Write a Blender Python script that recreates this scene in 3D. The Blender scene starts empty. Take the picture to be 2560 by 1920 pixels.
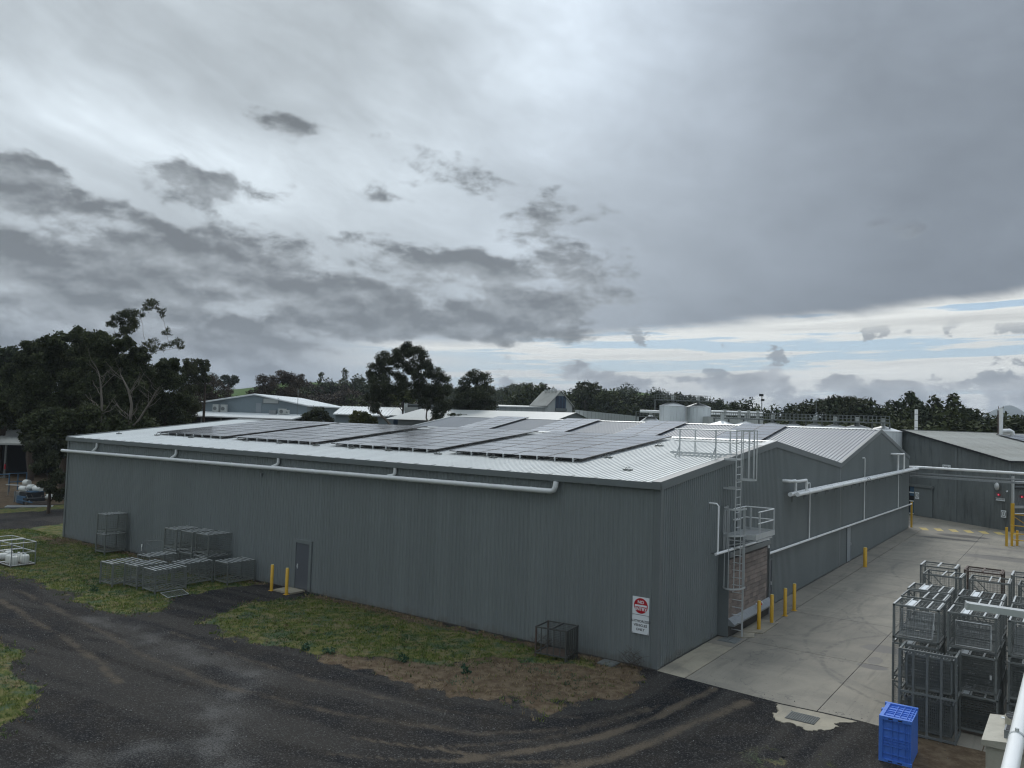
import bpy, math, random
import numpy as np
from mathutils import Vector, Matrix
random.seed(7); np.random.seed(7)
C = bpy.context.scene.collection
SC = bpy.context.scene
rad = math.radians
# ---------------------------------------------------------------- camera
cam = bpy.data.objects.new('camera', bpy.data.cameras.new('camera')); C.objects.link(cam)
_p, _r = .0444, .0323
_F = Vector((0, math.cos(_p), math.sin(_p))); _U = Vector((0, -math.sin(_p), math.cos(_p))); _R = Vector((1, 0, 0))
_R2 = _R*math.cos(_r)+_U*math.sin(_r); _U2 = -_R*math.sin(_r)+_U*math.cos(_r)
cam.matrix_world = Matrix(((_R2.x, _U2.x, -_F.x, 0), (_R2.y, _U2.y, -_F.y, 0), (_R2.z, _U2.z, -_F.z, 8.3), (0, 0, 0, 1)))
cam.data.sensor_width = 36; cam.data.lens = 2011.9/2560*36
cam.data.clip_start = .05; cam.data.clip_end = 20000
SC.camera = cam
SC.view_settings.view_transform = 'Standard'; SC.view_settings.look = 'None'
SC.view_settings.exposure = 0; SC.view_settings.gamma = 1; SC.view_settings.use_curve_mapping = False
SC.cycles.max_bounces = 4; SC.cycles.diffuse_bounces = 3; SC.cycles.transparent_max_bounces = 6; SC.cycles.adaptive_threshold = .02; SC.cycles.filter_width = 1.2
SKYK = 1.0
SUN_EL, SUN_AZ = 42, 8       # degrees; azimuth to the right of the view direction

# ---------------------------------------------------------------- node expressions
class X:
    def __init__(s, nt, k): s.nt = nt; s.k = k
    def _m(s, op, *a):
        n = s.nt.nodes.new('ShaderNodeMath'); n.operation = op
        for i, v in enumerate((s,)+a):
            if isinstance(v, X): s.nt.links.new(v.k, n.inputs[i])
            else: n.inputs[i].default_value = v
        return X(s.nt, n.outputs[0])
    def __add__(s, o): return s._m('ADD', o)
    __radd__ = __add__
    def __sub__(s, o): return s._m('SUBTRACT', o)
    def __rsub__(s, o): return (s*-1)+o
    def __mul__(s, o): return s._m('MULTIPLY', o)
    __rmul__ = __mul__
    def __truediv__(s, o): return s._m('DIVIDE', o)
    def __pow__(s, o): return s._m('POWER', o)
    def abs(s): return s._m('ABSOLUTE')
    def min(s, o): return s._m('MINIMUM', o)
    def max(s, o): return s._m('MAXIMUM', o)
    def exp(s): return s._m('EXPONENT')
    def clamp(s): return s.max(0.).min(1.)
    def ss(s, a, b):            # smoothstep, a may be above b
        n = s.nt.nodes.new('ShaderNodeMapRange'); n.interpolation_type = 'SMOOTHSTEP'
        lo, hi, x0, x1 = (a, b, 0, 1) if not isinstance(a, X) and a < b else (b, a, 1, 0)
        s.nt.links.new(s.k, n.inputs[0]); n.inputs[1].default_value = lo; n.inputs[2].default_value = hi
        n.inputs[3].default_value = x0; n.inputs[4].default_value = x1
        return X(s.nt, n.outputs[0])
def xyz(nt, v):
    n = nt.nodes.new('ShaderNodeSeparateXYZ'); nt.links.new(v, n.inputs[0])
    return [X(nt, n.outputs[i]) for i in range(3)]
def vec(nt, a, b, c):
    n = nt.nodes.new('ShaderNodeCombineXYZ')
    for i, v in enumerate((a, b, c)):
        if isinstance(v, X): nt.links.new(v.k, n.inputs[i])
        else: n.inputs[i].default_value = v
    return n.outputs[0]
def noise(nt, v, scale, detail=4, rough=.55, dist=0.):
    n = nt.nodes.new('ShaderNodeTexNoise'); n.inputs['Scale'].default_value = scale
    n.inputs['Detail'].default_value = detail; n.inputs['Roughness'].default_value = rough
    n.inputs['Distortion'].default_value = dist
    if v is not None: nt.links.new(v, n.inputs['Vector'])
    return X(nt, n.outputs[0])
def mixc(nt, f, a, b, mode='MIX'):
    n = nt.nodes.new('ShaderNodeMix'); n.data_type = 'RGBA'; n.blend_type = mode; n.clamp_factor = True
    if isinstance(f, X): nt.links.new(f.k, n.inputs[0])
    else: n.inputs[0].default_value = f
    for i, v in ((6, a), (7, b)):
        if isinstance(v, (tuple, list)): n.inputs[i].default_value = (*v[:3], 1)
        else: nt.links.new(v, n.inputs[i])
    return n.outputs[2]
def scalec(nt, c, k):           # colour * scalar
    n = nt.nodes.new('ShaderNodeVectorMath'); n.operation = 'SCALE'
    if isinstance(c, (tuple, list)): n.inputs[0].default_value = c[:3]
    else: nt.links.new(c, n.inputs[0])
    if isinstance(k, X): nt.links.new(k.k, n.inputs['Scale'])
    else: n.inputs['Scale'].default_value = k
    return n.outputs[0]

# ---------------------------------------------------------------- sky
world = bpy.data.worlds.new('World'); SC.world = world; world.use_nodes = True
wt = world.node_tree; wt.nodes.clear()
world.cycles.sampling_method = 'MANUAL'; world.cycles.sample_map_resolution = 512
def build_sky():
    nt = wt
    tc = nt.nodes.new('ShaderNodeTexCoord')
    x, y, z = xyz(nt, tc.outputs['Generated'])
    sx = x/(x*x+y*y)._m('SQRT').max(.001)         # sine of the azimuth, continuous all round
    el = z._m('ARCSINE')*57.2958
    az = sx._m('ARCSINE')*57.2958
    sky = nt.nodes.new('ShaderNodeTexSky'); sky.sky_type = 'NISHITA'; sky.sun_disc = False
    sky.sun_elevation = rad(SUN_EL); sky.sun_rotation = rad(SUN_AZ); sky.air_density = 1.0; sky.dust_density = .6
    def n2(a, b, detail, rough=.55):
        n = nt.nodes.new('ShaderNodeTexNoise'); n.noise_dimensions = '2D'; n.inputs['Scale'].default_value = 1.; n.inputs['Detail'].default_value = detail; n.inputs['Roughness'].default_value = rough
        nt.links.new(vec(nt, a, b, 0.), n.inputs['Vector']); return X(nt, n.outputs[0])
    front = y.ss(-.3, .5)
    g = lambda cx, ce, rx, re: ((((sx-cx)*(1./rx))*((sx-cx)*(1./rx))+((el-ce)*(1./re))*((el-ce)*(1./re)))*-1.).exp()
    th = rad(-22); u = az*math.cos(th)+el*math.sin(th); v = az*(-math.sin(th))+el*math.cos(th)
    warp = n2(az*.06+3., el*.09, 2)-.5
    soft = n2(u*.035+warp*.6, v*.11+warp*.8, 4, .5)
    fine = n2(u*.10+warp, v*.42+warp*2., 4, .6)
    puff = n2(az*.27+warp*.8, el*.50+warp*.4, 7, .60)
    puff2 = n2(az*.27+warp*.8+.06, el*.50+warp*.4+.30, 4, .55)
    # high sheet
    sheet = .55+(g(-.40, 15.8, .20, 3.6)*.20+g(-.22, 17.0, .14, 3.4)*.12+g(-.50, 18.5, .2, 2.5)*.08+g(.07, 31., .26, 10.)*.34+g(.0, 11.5, .10, 2.2)*.12)*front
    sheet = sheet*(1.-sx.ss(-.02, .50)*.48*el.ss(70., 25.))+el.ss(27., 62.)*.62
    vis = 1.-sx.ss(-.1, .3)*.70
    sheet = sheet*(1.+(puff-.5)*.22)*(1.+(soft-.5)*.9*vis)*(1.+(fine-.5)*.34*vis)*(1.+warp*.35)
    # dark bank, its lower edge rising to the right
    dE = el-((sx-.11).max(-.05)*5.2+6.2+(sx-.06).min(0.)*5.)-warp*.9-(fine-.5)*.9
    sheet = sheet*(1.-dE.ss(4.5, -.2)*sx.ss(.02, .2)*.14)
    bank = dE.ss(-.25, .75).max(sx.ss(-.10, -.24))
    # bright cirrus and blue gaps below the bank
    str2 = n2(az*.055, el*1.1-az*.04, 6, .62)
    bb = el-(3.3+sx*4.2)
    band = (bb*bb*-1.1).exp()*.16+((bb-1.3)*(bb-1.3)*-3.).exp()*.05
    blue_m = (str2-.5+band+(warp)*.10).ss(.06, .13)*el.ss(1.6, 2.4)
    cirrus = scalec(nt, (1.0, 1.02, .985), .90+(str2-.5)*.8)
    bluec = mixc(nt, .65, scalec(nt, sky.outputs[0], .1), (.27, .47, .68))
    cirrus = mixc(nt, blue_m*.85, cirrus, bluec)
    sheetc = mixc(nt, sx.ss(-.3, .55), scalec(nt, (.90, 1.0, 1.075), sheet), scalec(nt, (.87, 1.0, 1.17), sheet))
    col = mixc(nt, bank, cirrus, sheetc)
    # cumulus rows, left and centre
    c0 = n2(az*.100+7., el*.30+az*.030, 3, .5)
    big = n2(az*.100+7.02, el*.30+az*.030+.26, 2, .5)
    c1 = c0*.52+puff*.48
    cov = ((11.8-az*.05-el)*.034).min(.135).max(-.6)
    cov = cov*sx.ss(.22, -.04)+sx.ss(.02, .26)*-.20
    cov = cov-el.ss(5.0, 3.0)*.10-el.ss(6.2, 4.8)*sx.ss(-.30, -.12)*.22
    cov = cov+front*(g(-.295, 19.3, .062, 1.9)*.27+g(-.375, 14.9, .052, 1.2)*.24+g(-.35, 13.9, .05, .7)*.12+g(-.53, 13.6, .05, 1.4)*.22
          +g(-.08, 18.0, .12, 2.0)*.25+g(-.17, 21.6, .075, 1.2)*.23+g(-.02, 13.2, .04, .9)*.10+g(.07, 8.2, .10, 1.8)*.12+g(-.08, 6.6, .14, 1.3)*.10+g(-.30, 8.5, .25, 2.0)*.06)
    e_ = c1-.5+cov
    m1 = e_.ss(-.035, .11)
    cv = .305-e_.ss(-.02, .22)*.075+(c0-big)*-.50-(puff-puff2)*.55
    cv = cv.max(.15).min(.60)
    col = mixc(nt, m1*.9, col, scalec(nt, (.93, 1.02, 1.09), cv))
    # grey layer near the left horizon
    low = el.ss(7., 3.)*sx.ss(-.14, -.30)
    lv = .30-(puff-puff2)*.45+(c0-big)*-.45
    col = mixc(nt, low*.7, col, scalec(nt, (.92, 1.0, 1.09), lv.max(.22).min(.7)))
    col = mixc(nt, g(-.12, 4.0, .09, .6)*.8*front, col, (.74, .76, .75))
    # cumulus low along the right horizon
    q0 = n2(az*.13+2., el*.30, 2)
    e2 = puff*.55+q0*.45-.5+((2.7-el)*.09).min(.10)+(g(.30, 3.3, .06, .9)*.10+g(.13, 3.2, .05, .6)*.09+g(.46, 2.9, .10, .7)*.09+g(.38, 3.3, .05, .5)*.06)*front
    m2 = e2.ss(-.02, .06)*sx.ss(-.20, -.05)
    v2 = .45-(puff-puff2)*.6-e2.ss(.04, .22)*.08+el.ss(1.8, .2)*.10
    col = mixc(nt, m2*.9, col, scalec(nt, (.95, 1.0, 1.05), v2.max(.28).min(.75)))
    # stray scraps under the bank
    m3 = (puff-.5+(g(.15, 5.6, .028, .3)*.5+g(.24, 3.8, .02, .2)*.5+g(.41, 5.8, .02, .3)*.6+g(.53, 6.6, .02, .5))*.22*front).ss(.10, .17)*(el-5.).abs().ss(2.4, 1.)*sx.ss(.02, .1)
    col = mixc(nt, m3*.85, col, (.28, .31, .34))
    bg = nt.nodes.new('ShaderNodeBackground'); bg.inputs['Strength'].default_value = .1
    nt.links.new(scalec(nt, col, 10.*SKYK), bg.inputs[0])
    o = nt.nodes.new('ShaderNodeOutputWorld'); nt.links.new(bg.outputs[0], o.inputs[0])
build_sky()
sun = bpy.data.objects.new('sun', bpy.data.lights.new('sun', 'SUN')); C.objects.link(sun)
sun.data.energy = 1.5; sun.data.angle = rad(18); sun.data.color = (1, .97, .92)
_d = Vector((math.sin(rad(SUN_AZ))*math.cos(rad(SUN_EL)), math.cos(rad(SUN_AZ))*math.cos(rad(SUN_EL)), math.sin(rad(SUN_EL))))
sun.rotation_euler = _d.to_track_quat('Z', 'Y').to_euler()

# ---------------------------------------------------------------- site frame
# t runs along the end walls to the right and away, s along the long wall to the left and away
_a = .6175
RZ = math.pi/2-_a
_B = Vector((math.sin(_a), math.cos(_a), 0)); _A = Vector((-math.cos(_a), math.sin(_a), 0)); _C = Vector((5.1998, 27.6035, 0))
def S(t, s, z=0.): return _C+_B*t+_A*s+Vector((0, 0, z))

# ---------------------------------------------------------------- mesh helpers
class MB:
    def __init__(s): s.v = []; s.f = []; s.sm = []; s.mi = []
    def add(s, vs, fs, smooth=False, mi=0):
        o = len(s.v); s.v += [tuple(v) for v in vs]
        for f in fs: s.f.append(tuple(i+o for i in f)); s.sm.append(smooth); s.mi.append(mi)
        return s
    def box(s, x0, x1, y0, y1, z0, z1, mi=0):
        return s.add([(x0, y0, z0), (x1, y0, z0), (x1, y1, z0), (x0, y1, z0), (x0, y0, z1), (x1, y0, z1), (x1, y1, z1), (x0, y1, z1)],
              [(0, 3, 2, 1), (4, 5, 6, 7), (0, 1, 5, 4), (1, 2, 6, 5), (2, 3, 7, 6), (3, 0, 4, 7)], False, mi)
    def bar(s, a, b, w, h=None, up=(0, 0, 1), mi=0):      # rectangular bar from a to b
        a = Vector(a); b = Vector(b); d = (b-a).normalized(); h = h or w; u = Vector(up)
        if abs(d.dot(u)) > .98: u = Vector((1, 0, 0))
        sd = d.cross(u).normalized()*w/2; u2 = sd.cross(d).normalized()*h/2
        vs = [p+i*sd+j*u2 for p in (a, b) for i, j in ((-1, -1), (1, -1), (1, 1), (-1, 1))]
        return s.add(vs, [(0, 1, 2, 3), (4, 7, 6, 5), (0, 4, 5, 1), (1, 5, 6, 2), (2, 6, 7, 3), (3, 7, 4, 0)], False, mi)
    def tube(s, pts, r, seg=8, caps=True, mi=0):
        pts = [Vector(p) for p in pts]; n = len(pts); rs = r if isinstance(r, (list, tuple)) else [r]*n
        rings = []; ref = None
        for i, p in enumerate(pts):
            d = (pts[min(i+1, n-1)]-pts[max(i-1, 0)]).normalized()
            if ref is None: ref = Vector((0, 0, 1)) if abs(d.z) < .9 else Vector((1, 0, 0))
            e = (ref-d*ref.dot(d)).normalized(); g = d.cross(e); ref = e
            rings += [p+(e*math.cos(2*math.pi*k/seg)+g*math.sin(2*math.pi*k/seg))*rs[i] for k in range(seg)]
        fs = [(i*seg+k, i*seg+(k+1) % seg, (i+1)*seg+(k+1) % seg, (i+1)*seg+k) for i in range(n-1) for k in range(seg)]
        s.add(rings, fs, True, mi)
        if caps: s.add(rings[:seg], [tuple(reversed(range(seg)))], False, mi); s.add(rings[-seg:], [tuple(range(seg))], False, mi)
        return s
    def cyl(s, x, y, z0, z1, r, seg=16, r1=None, mi=0): return s.tube([(x, y, z0), (x, y, z1)], [r, r if r1 is None else r1], seg, True, mi)
    def prism(s, poly, z0, z1, mi=0):
        n = len(poly)
        return s.add([(*p, z0) for p in poly]+[(*p, z1) for p in poly],
              [tuple(reversed(range(n))), tuple(range(n, 2*n))]+[(i, (i+1) % n, n+(i+1) % n, n+i) for i in range(n)], False, mi)
    def mesh(s, name, m):
        me = bpy.data.meshes.new(name); me.from_pydata(s.v, [], s.f)
        ms = m if isinstance(m, (list, tuple)) else [m]
        for q in ms: me.materials.append(q)
        me.polygons.foreach_set('use_smooth', s.sm)
        if len(ms) > 1: me.polygons.foreach_set('material_index', s.mi)
        me.update(); return me
    def build(s, name, m, parent=None, loc=None, rot=None):
        return put(name, s.mesh(name, m), parent, loc, rot)
def put(name, me, parent=None, loc=None, rot=None):
    o = bpy.data.objects.new(name, me); C.objects.link(o); o.parent = parent
    if loc is not None: o.location = loc
    if rot is not None: o.rotation_euler = (0, 0, rot) if not isinstance(rot, (tuple, list)) else rot
    return o
def tag(o, label=None, cat=None, group=None, kind=None):
    if label: o['label'] = label
    if cat: o['category'] = cat
    if group: o['group'] = group
    if kind: o['kind'] = kind
    return o
def thing(name, label, cat, loc=(0, 0, 0), rz=0., group=None):
    o = bpy.data.objects.new(name, None); o.empty_display_size = .3; C.objects.link(o)
    o.location = loc; o.rotation_euler = (0, 0, rz); return tag(o, label, cat, group)
def site(name, label, cat, t=0, s=0, z=0, group=None, rz=0.): return thing(name, label, cat, S(t, s, z), RZ+rz, group)
KIDS = {}
def dup(root, loc, rz=None, label=None):
    if root.name not in KIDS: KIDS[root.name] = [(c, list(c.children)) for c in root.children]
    r = root.copy(); C.objects.link(r); r.location = loc
    if rz is not None: r.rotation_euler = (0, 0, rz)
    if label: r['label'] = label
    for c, gs in KIDS[root.name]:
        q = c.copy(); C.objects.link(q); q.parent = r
        for g in gs: h = g.copy(); C.objects.link(h); h.parent = q
    return r

# ---------------------------------------------------------------- materials
def new_mat(name):
    m = bpy.data.materials.new(name); m.use_nodes = True
    return m, m.node_tree, m.node_tree.nodes['Principled BSDF']
def pmat(name, col, rough=.5, metal=0., var=.12, scale=2.5, rnd=.0, streak=0., bump=0., bscale=30., col2=None, spec=.5, rvar=0., obj=True, sfreq=9., mud=0.):
    """base colour with mottling, optional rain streaks and a per-object tone"""
    m, nt, b = new_mat(name)
    tc = nt.nodes.new('ShaderNodeTexCoord'); co = tc.outputs['Object'] if obj else None
    if not obj:
        ge = nt.nodes.new('ShaderNodeNewGeometry'); co = ge.outputs['Position']
    n = noise(nt, co, scale, 5, .6)
    c2 = col2 or tuple(c*.55 for c in col)
    c = mixc(nt, ((n-.35)*var*5.).clamp() if col2 else ((n-.3)*2.).clamp()*var*2., col, c2)
    if streak:
        x, y, z = xyz(nt, co)
        sn = noise(nt, vec(nt, x*sfreq, y*sfreq, z*.35), 1., 4, .6)
        c = mixc(nt, sn.ss(.5, .75)*streak, c, tuple(q*.35 for q in col))
    if mud:
        x, y, z = xyz(nt, co); mk_ = (z*-1.+(noise(nt, ge_pos(nt), 1.7, 4, .65)-.25)*1.1).ss(.0, .28); c = mixc(nt, mk_*mud, c, (.10, .085, .065))
    if rnd:
        oi = nt.nodes.new('ShaderNodeObjectInfo'); r = X(nt, oi.outputs['Random'])
        c = scalec(nt, c, 1.+(r-.5)*rnd)
    nt.links.new(c, b.inputs['Base Color'])
    b.inputs['Roughness'].default_value = rough; b.inputs['Metallic'].default_value = metal
    b.inputs['Specular IOR Level'].default_value = spec
    if rvar: nt.links.new((rough+(n-.5)*rvar).clamp().k, b.inputs['Roughness'])
    if bump:
        bp = nt.nodes.new('ShaderNodeBump'); bp.inputs['Strength'].default_value = bump; bp.inputs['Distance'].default_value = .01
        nt.links.new(noise(nt, co, bscale, 4, .6).k, bp.inputs['Height']); nt.links.new(bp.outputs[0], b.inputs['Normal'])
    return m
def ge_pos(nt): return nt.nodes.new('ShaderNodeNewGeometry').outputs['Position']
M = {}
M['wall'] = pmat('grey_wall_paint', (.178, .200, .200), .42, 0, .12, .35, rnd=.10, streak=.12, mud=.35)
M['trim'] = pmat('grey_trim_paint', (.15, .168, .17), .4, 0, .10, 1.0)
M['roof_w'] = pmat('pale_roof_steel', (.70, .72, .70), .33, .35, .16, .5, rnd=.07, streak=.0, col2=(.50, .52, .51))
M['roof_g'] = pmat('grey_roof_steel', (.235, .255, .275), .5, .0, .12, .5, rnd=.06)
M['door'] = pmat('door_paint', (.105, .115, .13), .35, 0, .06, 1.)
M['door_g'] = pmat('grey_door_paint', (.26, .29, .31), .35, 0, .06, 1.)
M['pvc'] = pmat('white_pvc', (.70, .72, .72), .35, 0, .20, 1.2)
M['pvc2'] = pmat('white_painted_pipe', (.88, .89, .88), .3, 0, .12, 1.2)
M['galv'] = pmat('galvanised_steel', (.30, .32, .33), .45, .55, .30, 6., rnd=.25)
M['galv_d'] = pmat('weathered_galvanised_steel', (.19, .205, .20), .55, .25, .35, 5., rnd=.3)
M['alu'] = pmat('aluminium', (.56, .58, .58), .38, .25, .15, 4.)
M['cage_old'] = pmat('old_dull_galvanised_steel', (.19, .205, .19), .6, .15, .35, 5., rnd=.3)
M['cage_dark'] = pmat('dark_weathered_steel', (.085, .088, .082), .6, .2, .35, 5.)
M['rust'] = pmat('rusty_steel', (.12, .09, .075), .7, .2, .4, 5.)
M['black'] = pmat('black_plastic', (.015, .015, .017), .4)
M['dark'] = pmat('dark_shade_and_parts', (.02, .022, .024), .8)  # near-black: paints shade in openings, also colours dark gutter, bins and lamp head
M['yellow'] = pmat('safety_yellow_paint', (.62, .37, .035), .4, 0, .15, 6., streak=.25)
M['white'] = pmat('white_sign_face', (.72, .76, .78), .35, 0, .08, 3.)
M['red'] = pmat('red_sign_print', (.42, .008, .02), .4)
M['ink'] = pmat('black_sign_print', (.02, .02, .022), .4)
M['blue'] = pmat('blue_plastic', (.07, .19, .62), .42, 0, .12, 3., bump=.1)
M['blue_d'] = pmat('blue_painted_steel', (.05, .12, .2), .5, 0, .3, 3.)
M['cream'] = pmat('cream_painted_metal', (.42, .40, .33), .5, 0, .30, 2.5, streak=.25, col2=(.25, .235, .19))
M['tank'] = pmat('stainless_tank_skin', (.72, .76, .77), .45, .1, .15, .6, streak=.5)
M['cone'] = pmat('pale_tank_cone', (.85, .87, .87), .35, .2, .12, 1.)
M['cladw'] = pmat('weathered_wall_cladding', (.155, .175, .175), .6, 0, .45, .35, streak=.75, sfreq=2.6)
M['oldroof'] = pmat('old_lichened_roof', (.32, .33, .31), .75, 0, .35, .8, rnd=.1, col2=(.2, .2, .18))
M['offw'] = pmat('off_white_cladding', (.44, .46, .44), .55, 0, .2, .6, streak=.25)
M['bluegrey'] = pmat('blue_grey_cladding', (.19, .235, .255), .5, 0, .12, .3, streak=.1)
M['whiteroof'] = pmat('white_roof_sheet', (.72, .75, .75), .35, .2, .10, .4)
M['shedroof'] = pmat('shed_roof_sheet', (.42, .44, .43), .5, .1, .15, .4)
M['glassd'] = pmat('dark_window_glass', (.02, .035, .06), .08, 0, .1, 1.)
M['bark'] = pmat('brown_bark', (.085, .065, .05), .9, 0, .4, 3., bump=.4, bscale=12)
M['palebark'] = pmat('pale_gum_bark', (.17, .15, .125), .85, 0, .45, 2.2)
M['timber'] = pmat('grey_timber', (.14, .12, .10), .85, 0, .3, 4.)
M['drum'] = pmat('white_plastic_drum', (.72, .73, .68), .45, 0, .12, 3.)

def block_mat():
    m, nt, b = new_mat('concrete_block_face')
    ge = nt.nodes.new('ShaderNodeNewGeometry'); co = ge.outputs['Position']
    oi = nt.nodes.new('ShaderNodeObjectInfo'); r = X(nt, oi.outputs['Random'])
    n = noise(nt, co, 1.2, 5, .6); f = noise(nt, co, 40., 3, .6)
    c = mixc(nt, r, (.30, .245, .21), (.19, .16, .14))
    c = mixc(nt, n.ss(.4, .75)*.5, c, (.13, .11, .10))
    c = scalec(nt, c, .8+f*.4)
    nt.links.new(c, b.inputs['Base Color']); b.inputs['Roughness'].default_value = .9
    bp = nt.nodes.new('ShaderNodeBump'); bp.inputs['Strength'].default_value = .5; bp.inputs['Distance'].default_value = .01
    nt.links.new(f.k, bp.inputs['Height']); nt.links.new(bp.outputs[0], b.inputs['Normal']); return m
M['block'] = block_mat()

def leaf_mat(name, c0, c1, c2, transl=.15):
    m, nt, b = new_mat(name)
    ge = nt.nodes.new('ShaderNodeNewGeometry'); r = X(nt, ge.outputs['Random Per Island'])
    n = noise(nt, ge.outputs['Position'], .45, 3, .6)
    c = mixc(nt, r, c0, c1); c = mixc(nt, n.ss(.42, .7), c, c2)
    c = scalec(nt, c, .7+r*.6)
    nt.links.new(c, b.inputs['Base Color']); b.inputs['Roughness'].default_value = .75
    b.inputs['Specular IOR Level'].default_value = .12
    tr = nt.nodes.new('ShaderNodeBsdfTranslucent'); nt.links.new(c, tr.inputs[0])
    mx = nt.nodes.new('ShaderNodeMixShader'); mx.inputs[0].default_value = transl
    nt.links.new(b.outputs[0], mx.inputs[1]); nt.links.new(tr.outputs[0], mx.inputs[2])
    nt.links.new(mx.outputs[0], nt.nodes['Material Output'].inputs[0]); return m
M['leaf_dark'] = leaf_mat('dark_green_leaves', (.045, .055, .026), (.070, .082, .038), (.032, .040, .020))
M['leaf_gum'] = leaf_mat('gum_leaves', (.06, .068, .036), (.09, .098, .052), (.042, .050, .028))
M['leaf_euc'] = leaf_mat('dusky_gum_leaves', (.046, .054, .033), (.074, .082, .048), (.033, .039, .026))
M['leaf_olive'] = leaf_mat('olive_green_leaves', (.085, .10, .04), (.12, .13, .05), (.06, .07, .03))
M['leaf_far'] = leaf_mat('far_tree_leaves', (.040, .052, .032), (.062, .076, .042), (.030, .038, .025), .1)
M['leaf_bare'] = leaf_mat('brown_twigs', (.06, .05, .04), (.085, .07, .052), (.045, .038, .032), .05)
M['grassb'] = leaf_mat('grass_blades', (.075, .115, .028), (.16, .19, .05), (.05, .10, .035), .3)
M['weed'] = leaf_mat('blue_green_weeds', (.05, .10, .06), (.07, .13, .085), (.04, .08, .05), .2)
M['dryg'] = leaf_mat('dry_grass', (.19, .15, .09), (.26, .21, .13), (.12, .09, .055), .2)

def solar_mat():
    m, nt, b = new_mat('solar_cells')
    tc = nt.nodes.new('ShaderNodeTexCoord'); x, y, z = xyz(nt, tc.outputs['Object'])
    gx = (x*6.0/1.03)._m('FRACT'); gy = (y*10./1.70)._m('FRACT')
    line = ((gx-.5).abs()).ss(.46, .49).max(((gy-.5).abs()).ss(.46, .49))
    oi = nt.nodes.new('ShaderNodeObjectInfo'); r = X(nt, oi.outputs['Random'])
    c = mixc(nt, line*.35, (.14, .15, .175), (.07, .074, .085))
    nt.links.new(c, b.inputs['Base Color']); nt.links.new((.14+r*.06).k, b.inputs['Roughness'])
    b.inputs['IOR'].default_value = 1.5; b.inputs['Coat Weight'].default_value = 1.; b.inputs['Coat Roughness'].default_value = .12
    return m
M['solar'] = solar_mat()
# ================================================================ ground
def yz(t): return .0093*max(t, 0.)      # the yard rises gently away from the corner
def pdist(px, py, poly):                 # signed distance, positive inside
    P = np.array(poly, float); Q = np.roll(P, -1, 0); d = np.full(px.shape, 1e9); ins = np.zeros(px.shape, bool)
    for (ax, ay), (bx, by) in zip(P, Q):
        vx, vy = bx-ax, by-ay; k = np.clip(((px-ax)*vx+(py-ay)*vy)/(vx*vx+vy*vy+1e-9), 0, 1)
        d = np.minimum(d, np.hypot(px-ax-k*vx, py-ay-k*vy))
        c = ((ay > py) != (by > py)); xx = ax+(py-ay)*(bx-ax)/(by-ay+1e-12); ins ^= c & (px < xx)
    return np.where(ins, d, -d)
def ldist(px, py, line):
    d = np.full(px.shape, 1e9)
    for (ax, ay), (bx, by) in zip(line[:-1], line[1:]):
        vx, vy = bx-ax, by-ay; k = np.clip(((px-ax)*vx+(py-ay)*vy)/(vx*vx+vy*vy), 0, 1)
        d = np.minimum(d, np.hypot(px-ax-k*vx, py-ay-k*vy))
    return d
def vnoise(x, y, s, seed=0):             # smooth value noise on a lattice
    r = np.random.RandomState(seed).rand(256, 256); x = x/s+100; y = y/s+100
    i = np.floor(x).astype(int); j = np.floor(y).astype(int); fx = x-i; fy = y-j
    fx = fx*fx*(3-2*fx); fy = fy*fy*(3-2*fy); g = lambda a, b: r[a % 256, b % 256]
    return (g(i, j)*(1-fx)+g(i+1, j)*fx)*(1-fy)+(g(i, j+1)*(1-fx)+g(i+1, j+1)*fx)*fy
def fbm(x, y, s, seed=0, o=4): return sum(vnoise(x, y, s/2**k, seed+k)*.5**k for k in range(o))/sum(.5**k for k in range(o))
V1 = [(0.1, 17.2), (-1.2, 17.2), (-2.6, 17.9), (-4.0, 17.6), (-4.8, 17.1), (-6.8, 16.3), (-7, 14), (-6.95, 11.35), (-6.6, 9.2), (-6.5, 7.6), (-6.4, 5.8),
      (-6.5, 3.5), (-6.3, 1.9), (-6, .8), (-5.1, 0), (-3.2, -.4), (-1, -.2), (0.1, .6)]
V2 = [(0.1, 20.3), (-1.5, 20.3), (-3.1, 20.9), (-5.2, 20.66), (-6.6, 18.9), (-7.6, 19.3), (-8.1, 20.4), (-8.1, 23.7), (-7.5, 28.8), (-7.5, 31.3), (-8.2, 35),
      (-9.5, 40), (-12, 45.4), (0, 46.1), (5, 46.9), (60, 52), (60, 38), (0.1, 38)]
V3 = [(-12.28, 19.5), (-12.15, 18.6), (-12.9, 15.7), (-14, 12.9), (-14.9, 11), (-15.7, 10.15), (-21, 10), (-26, 24), (-14, 21.5)]
V4 = [(-30, 52), (2.0, 54.5), (6.5, 54.3), (60, 60), (60, 64), (8.0, 57.9), (4, 57.6), (-30, 60)]
BARE = [(-6.9, 9.9), (-5.6, 9.2), (-4.6, 6.0), (-2.2, 4.2), (-1.2, 2.4), (0.2, 1.2), (0.2, -.6), (-3.2, -.6), (-5.1, -.2), (-6.3, 1.9), (-6.6, 4), (-6.7, 8)]
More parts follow.
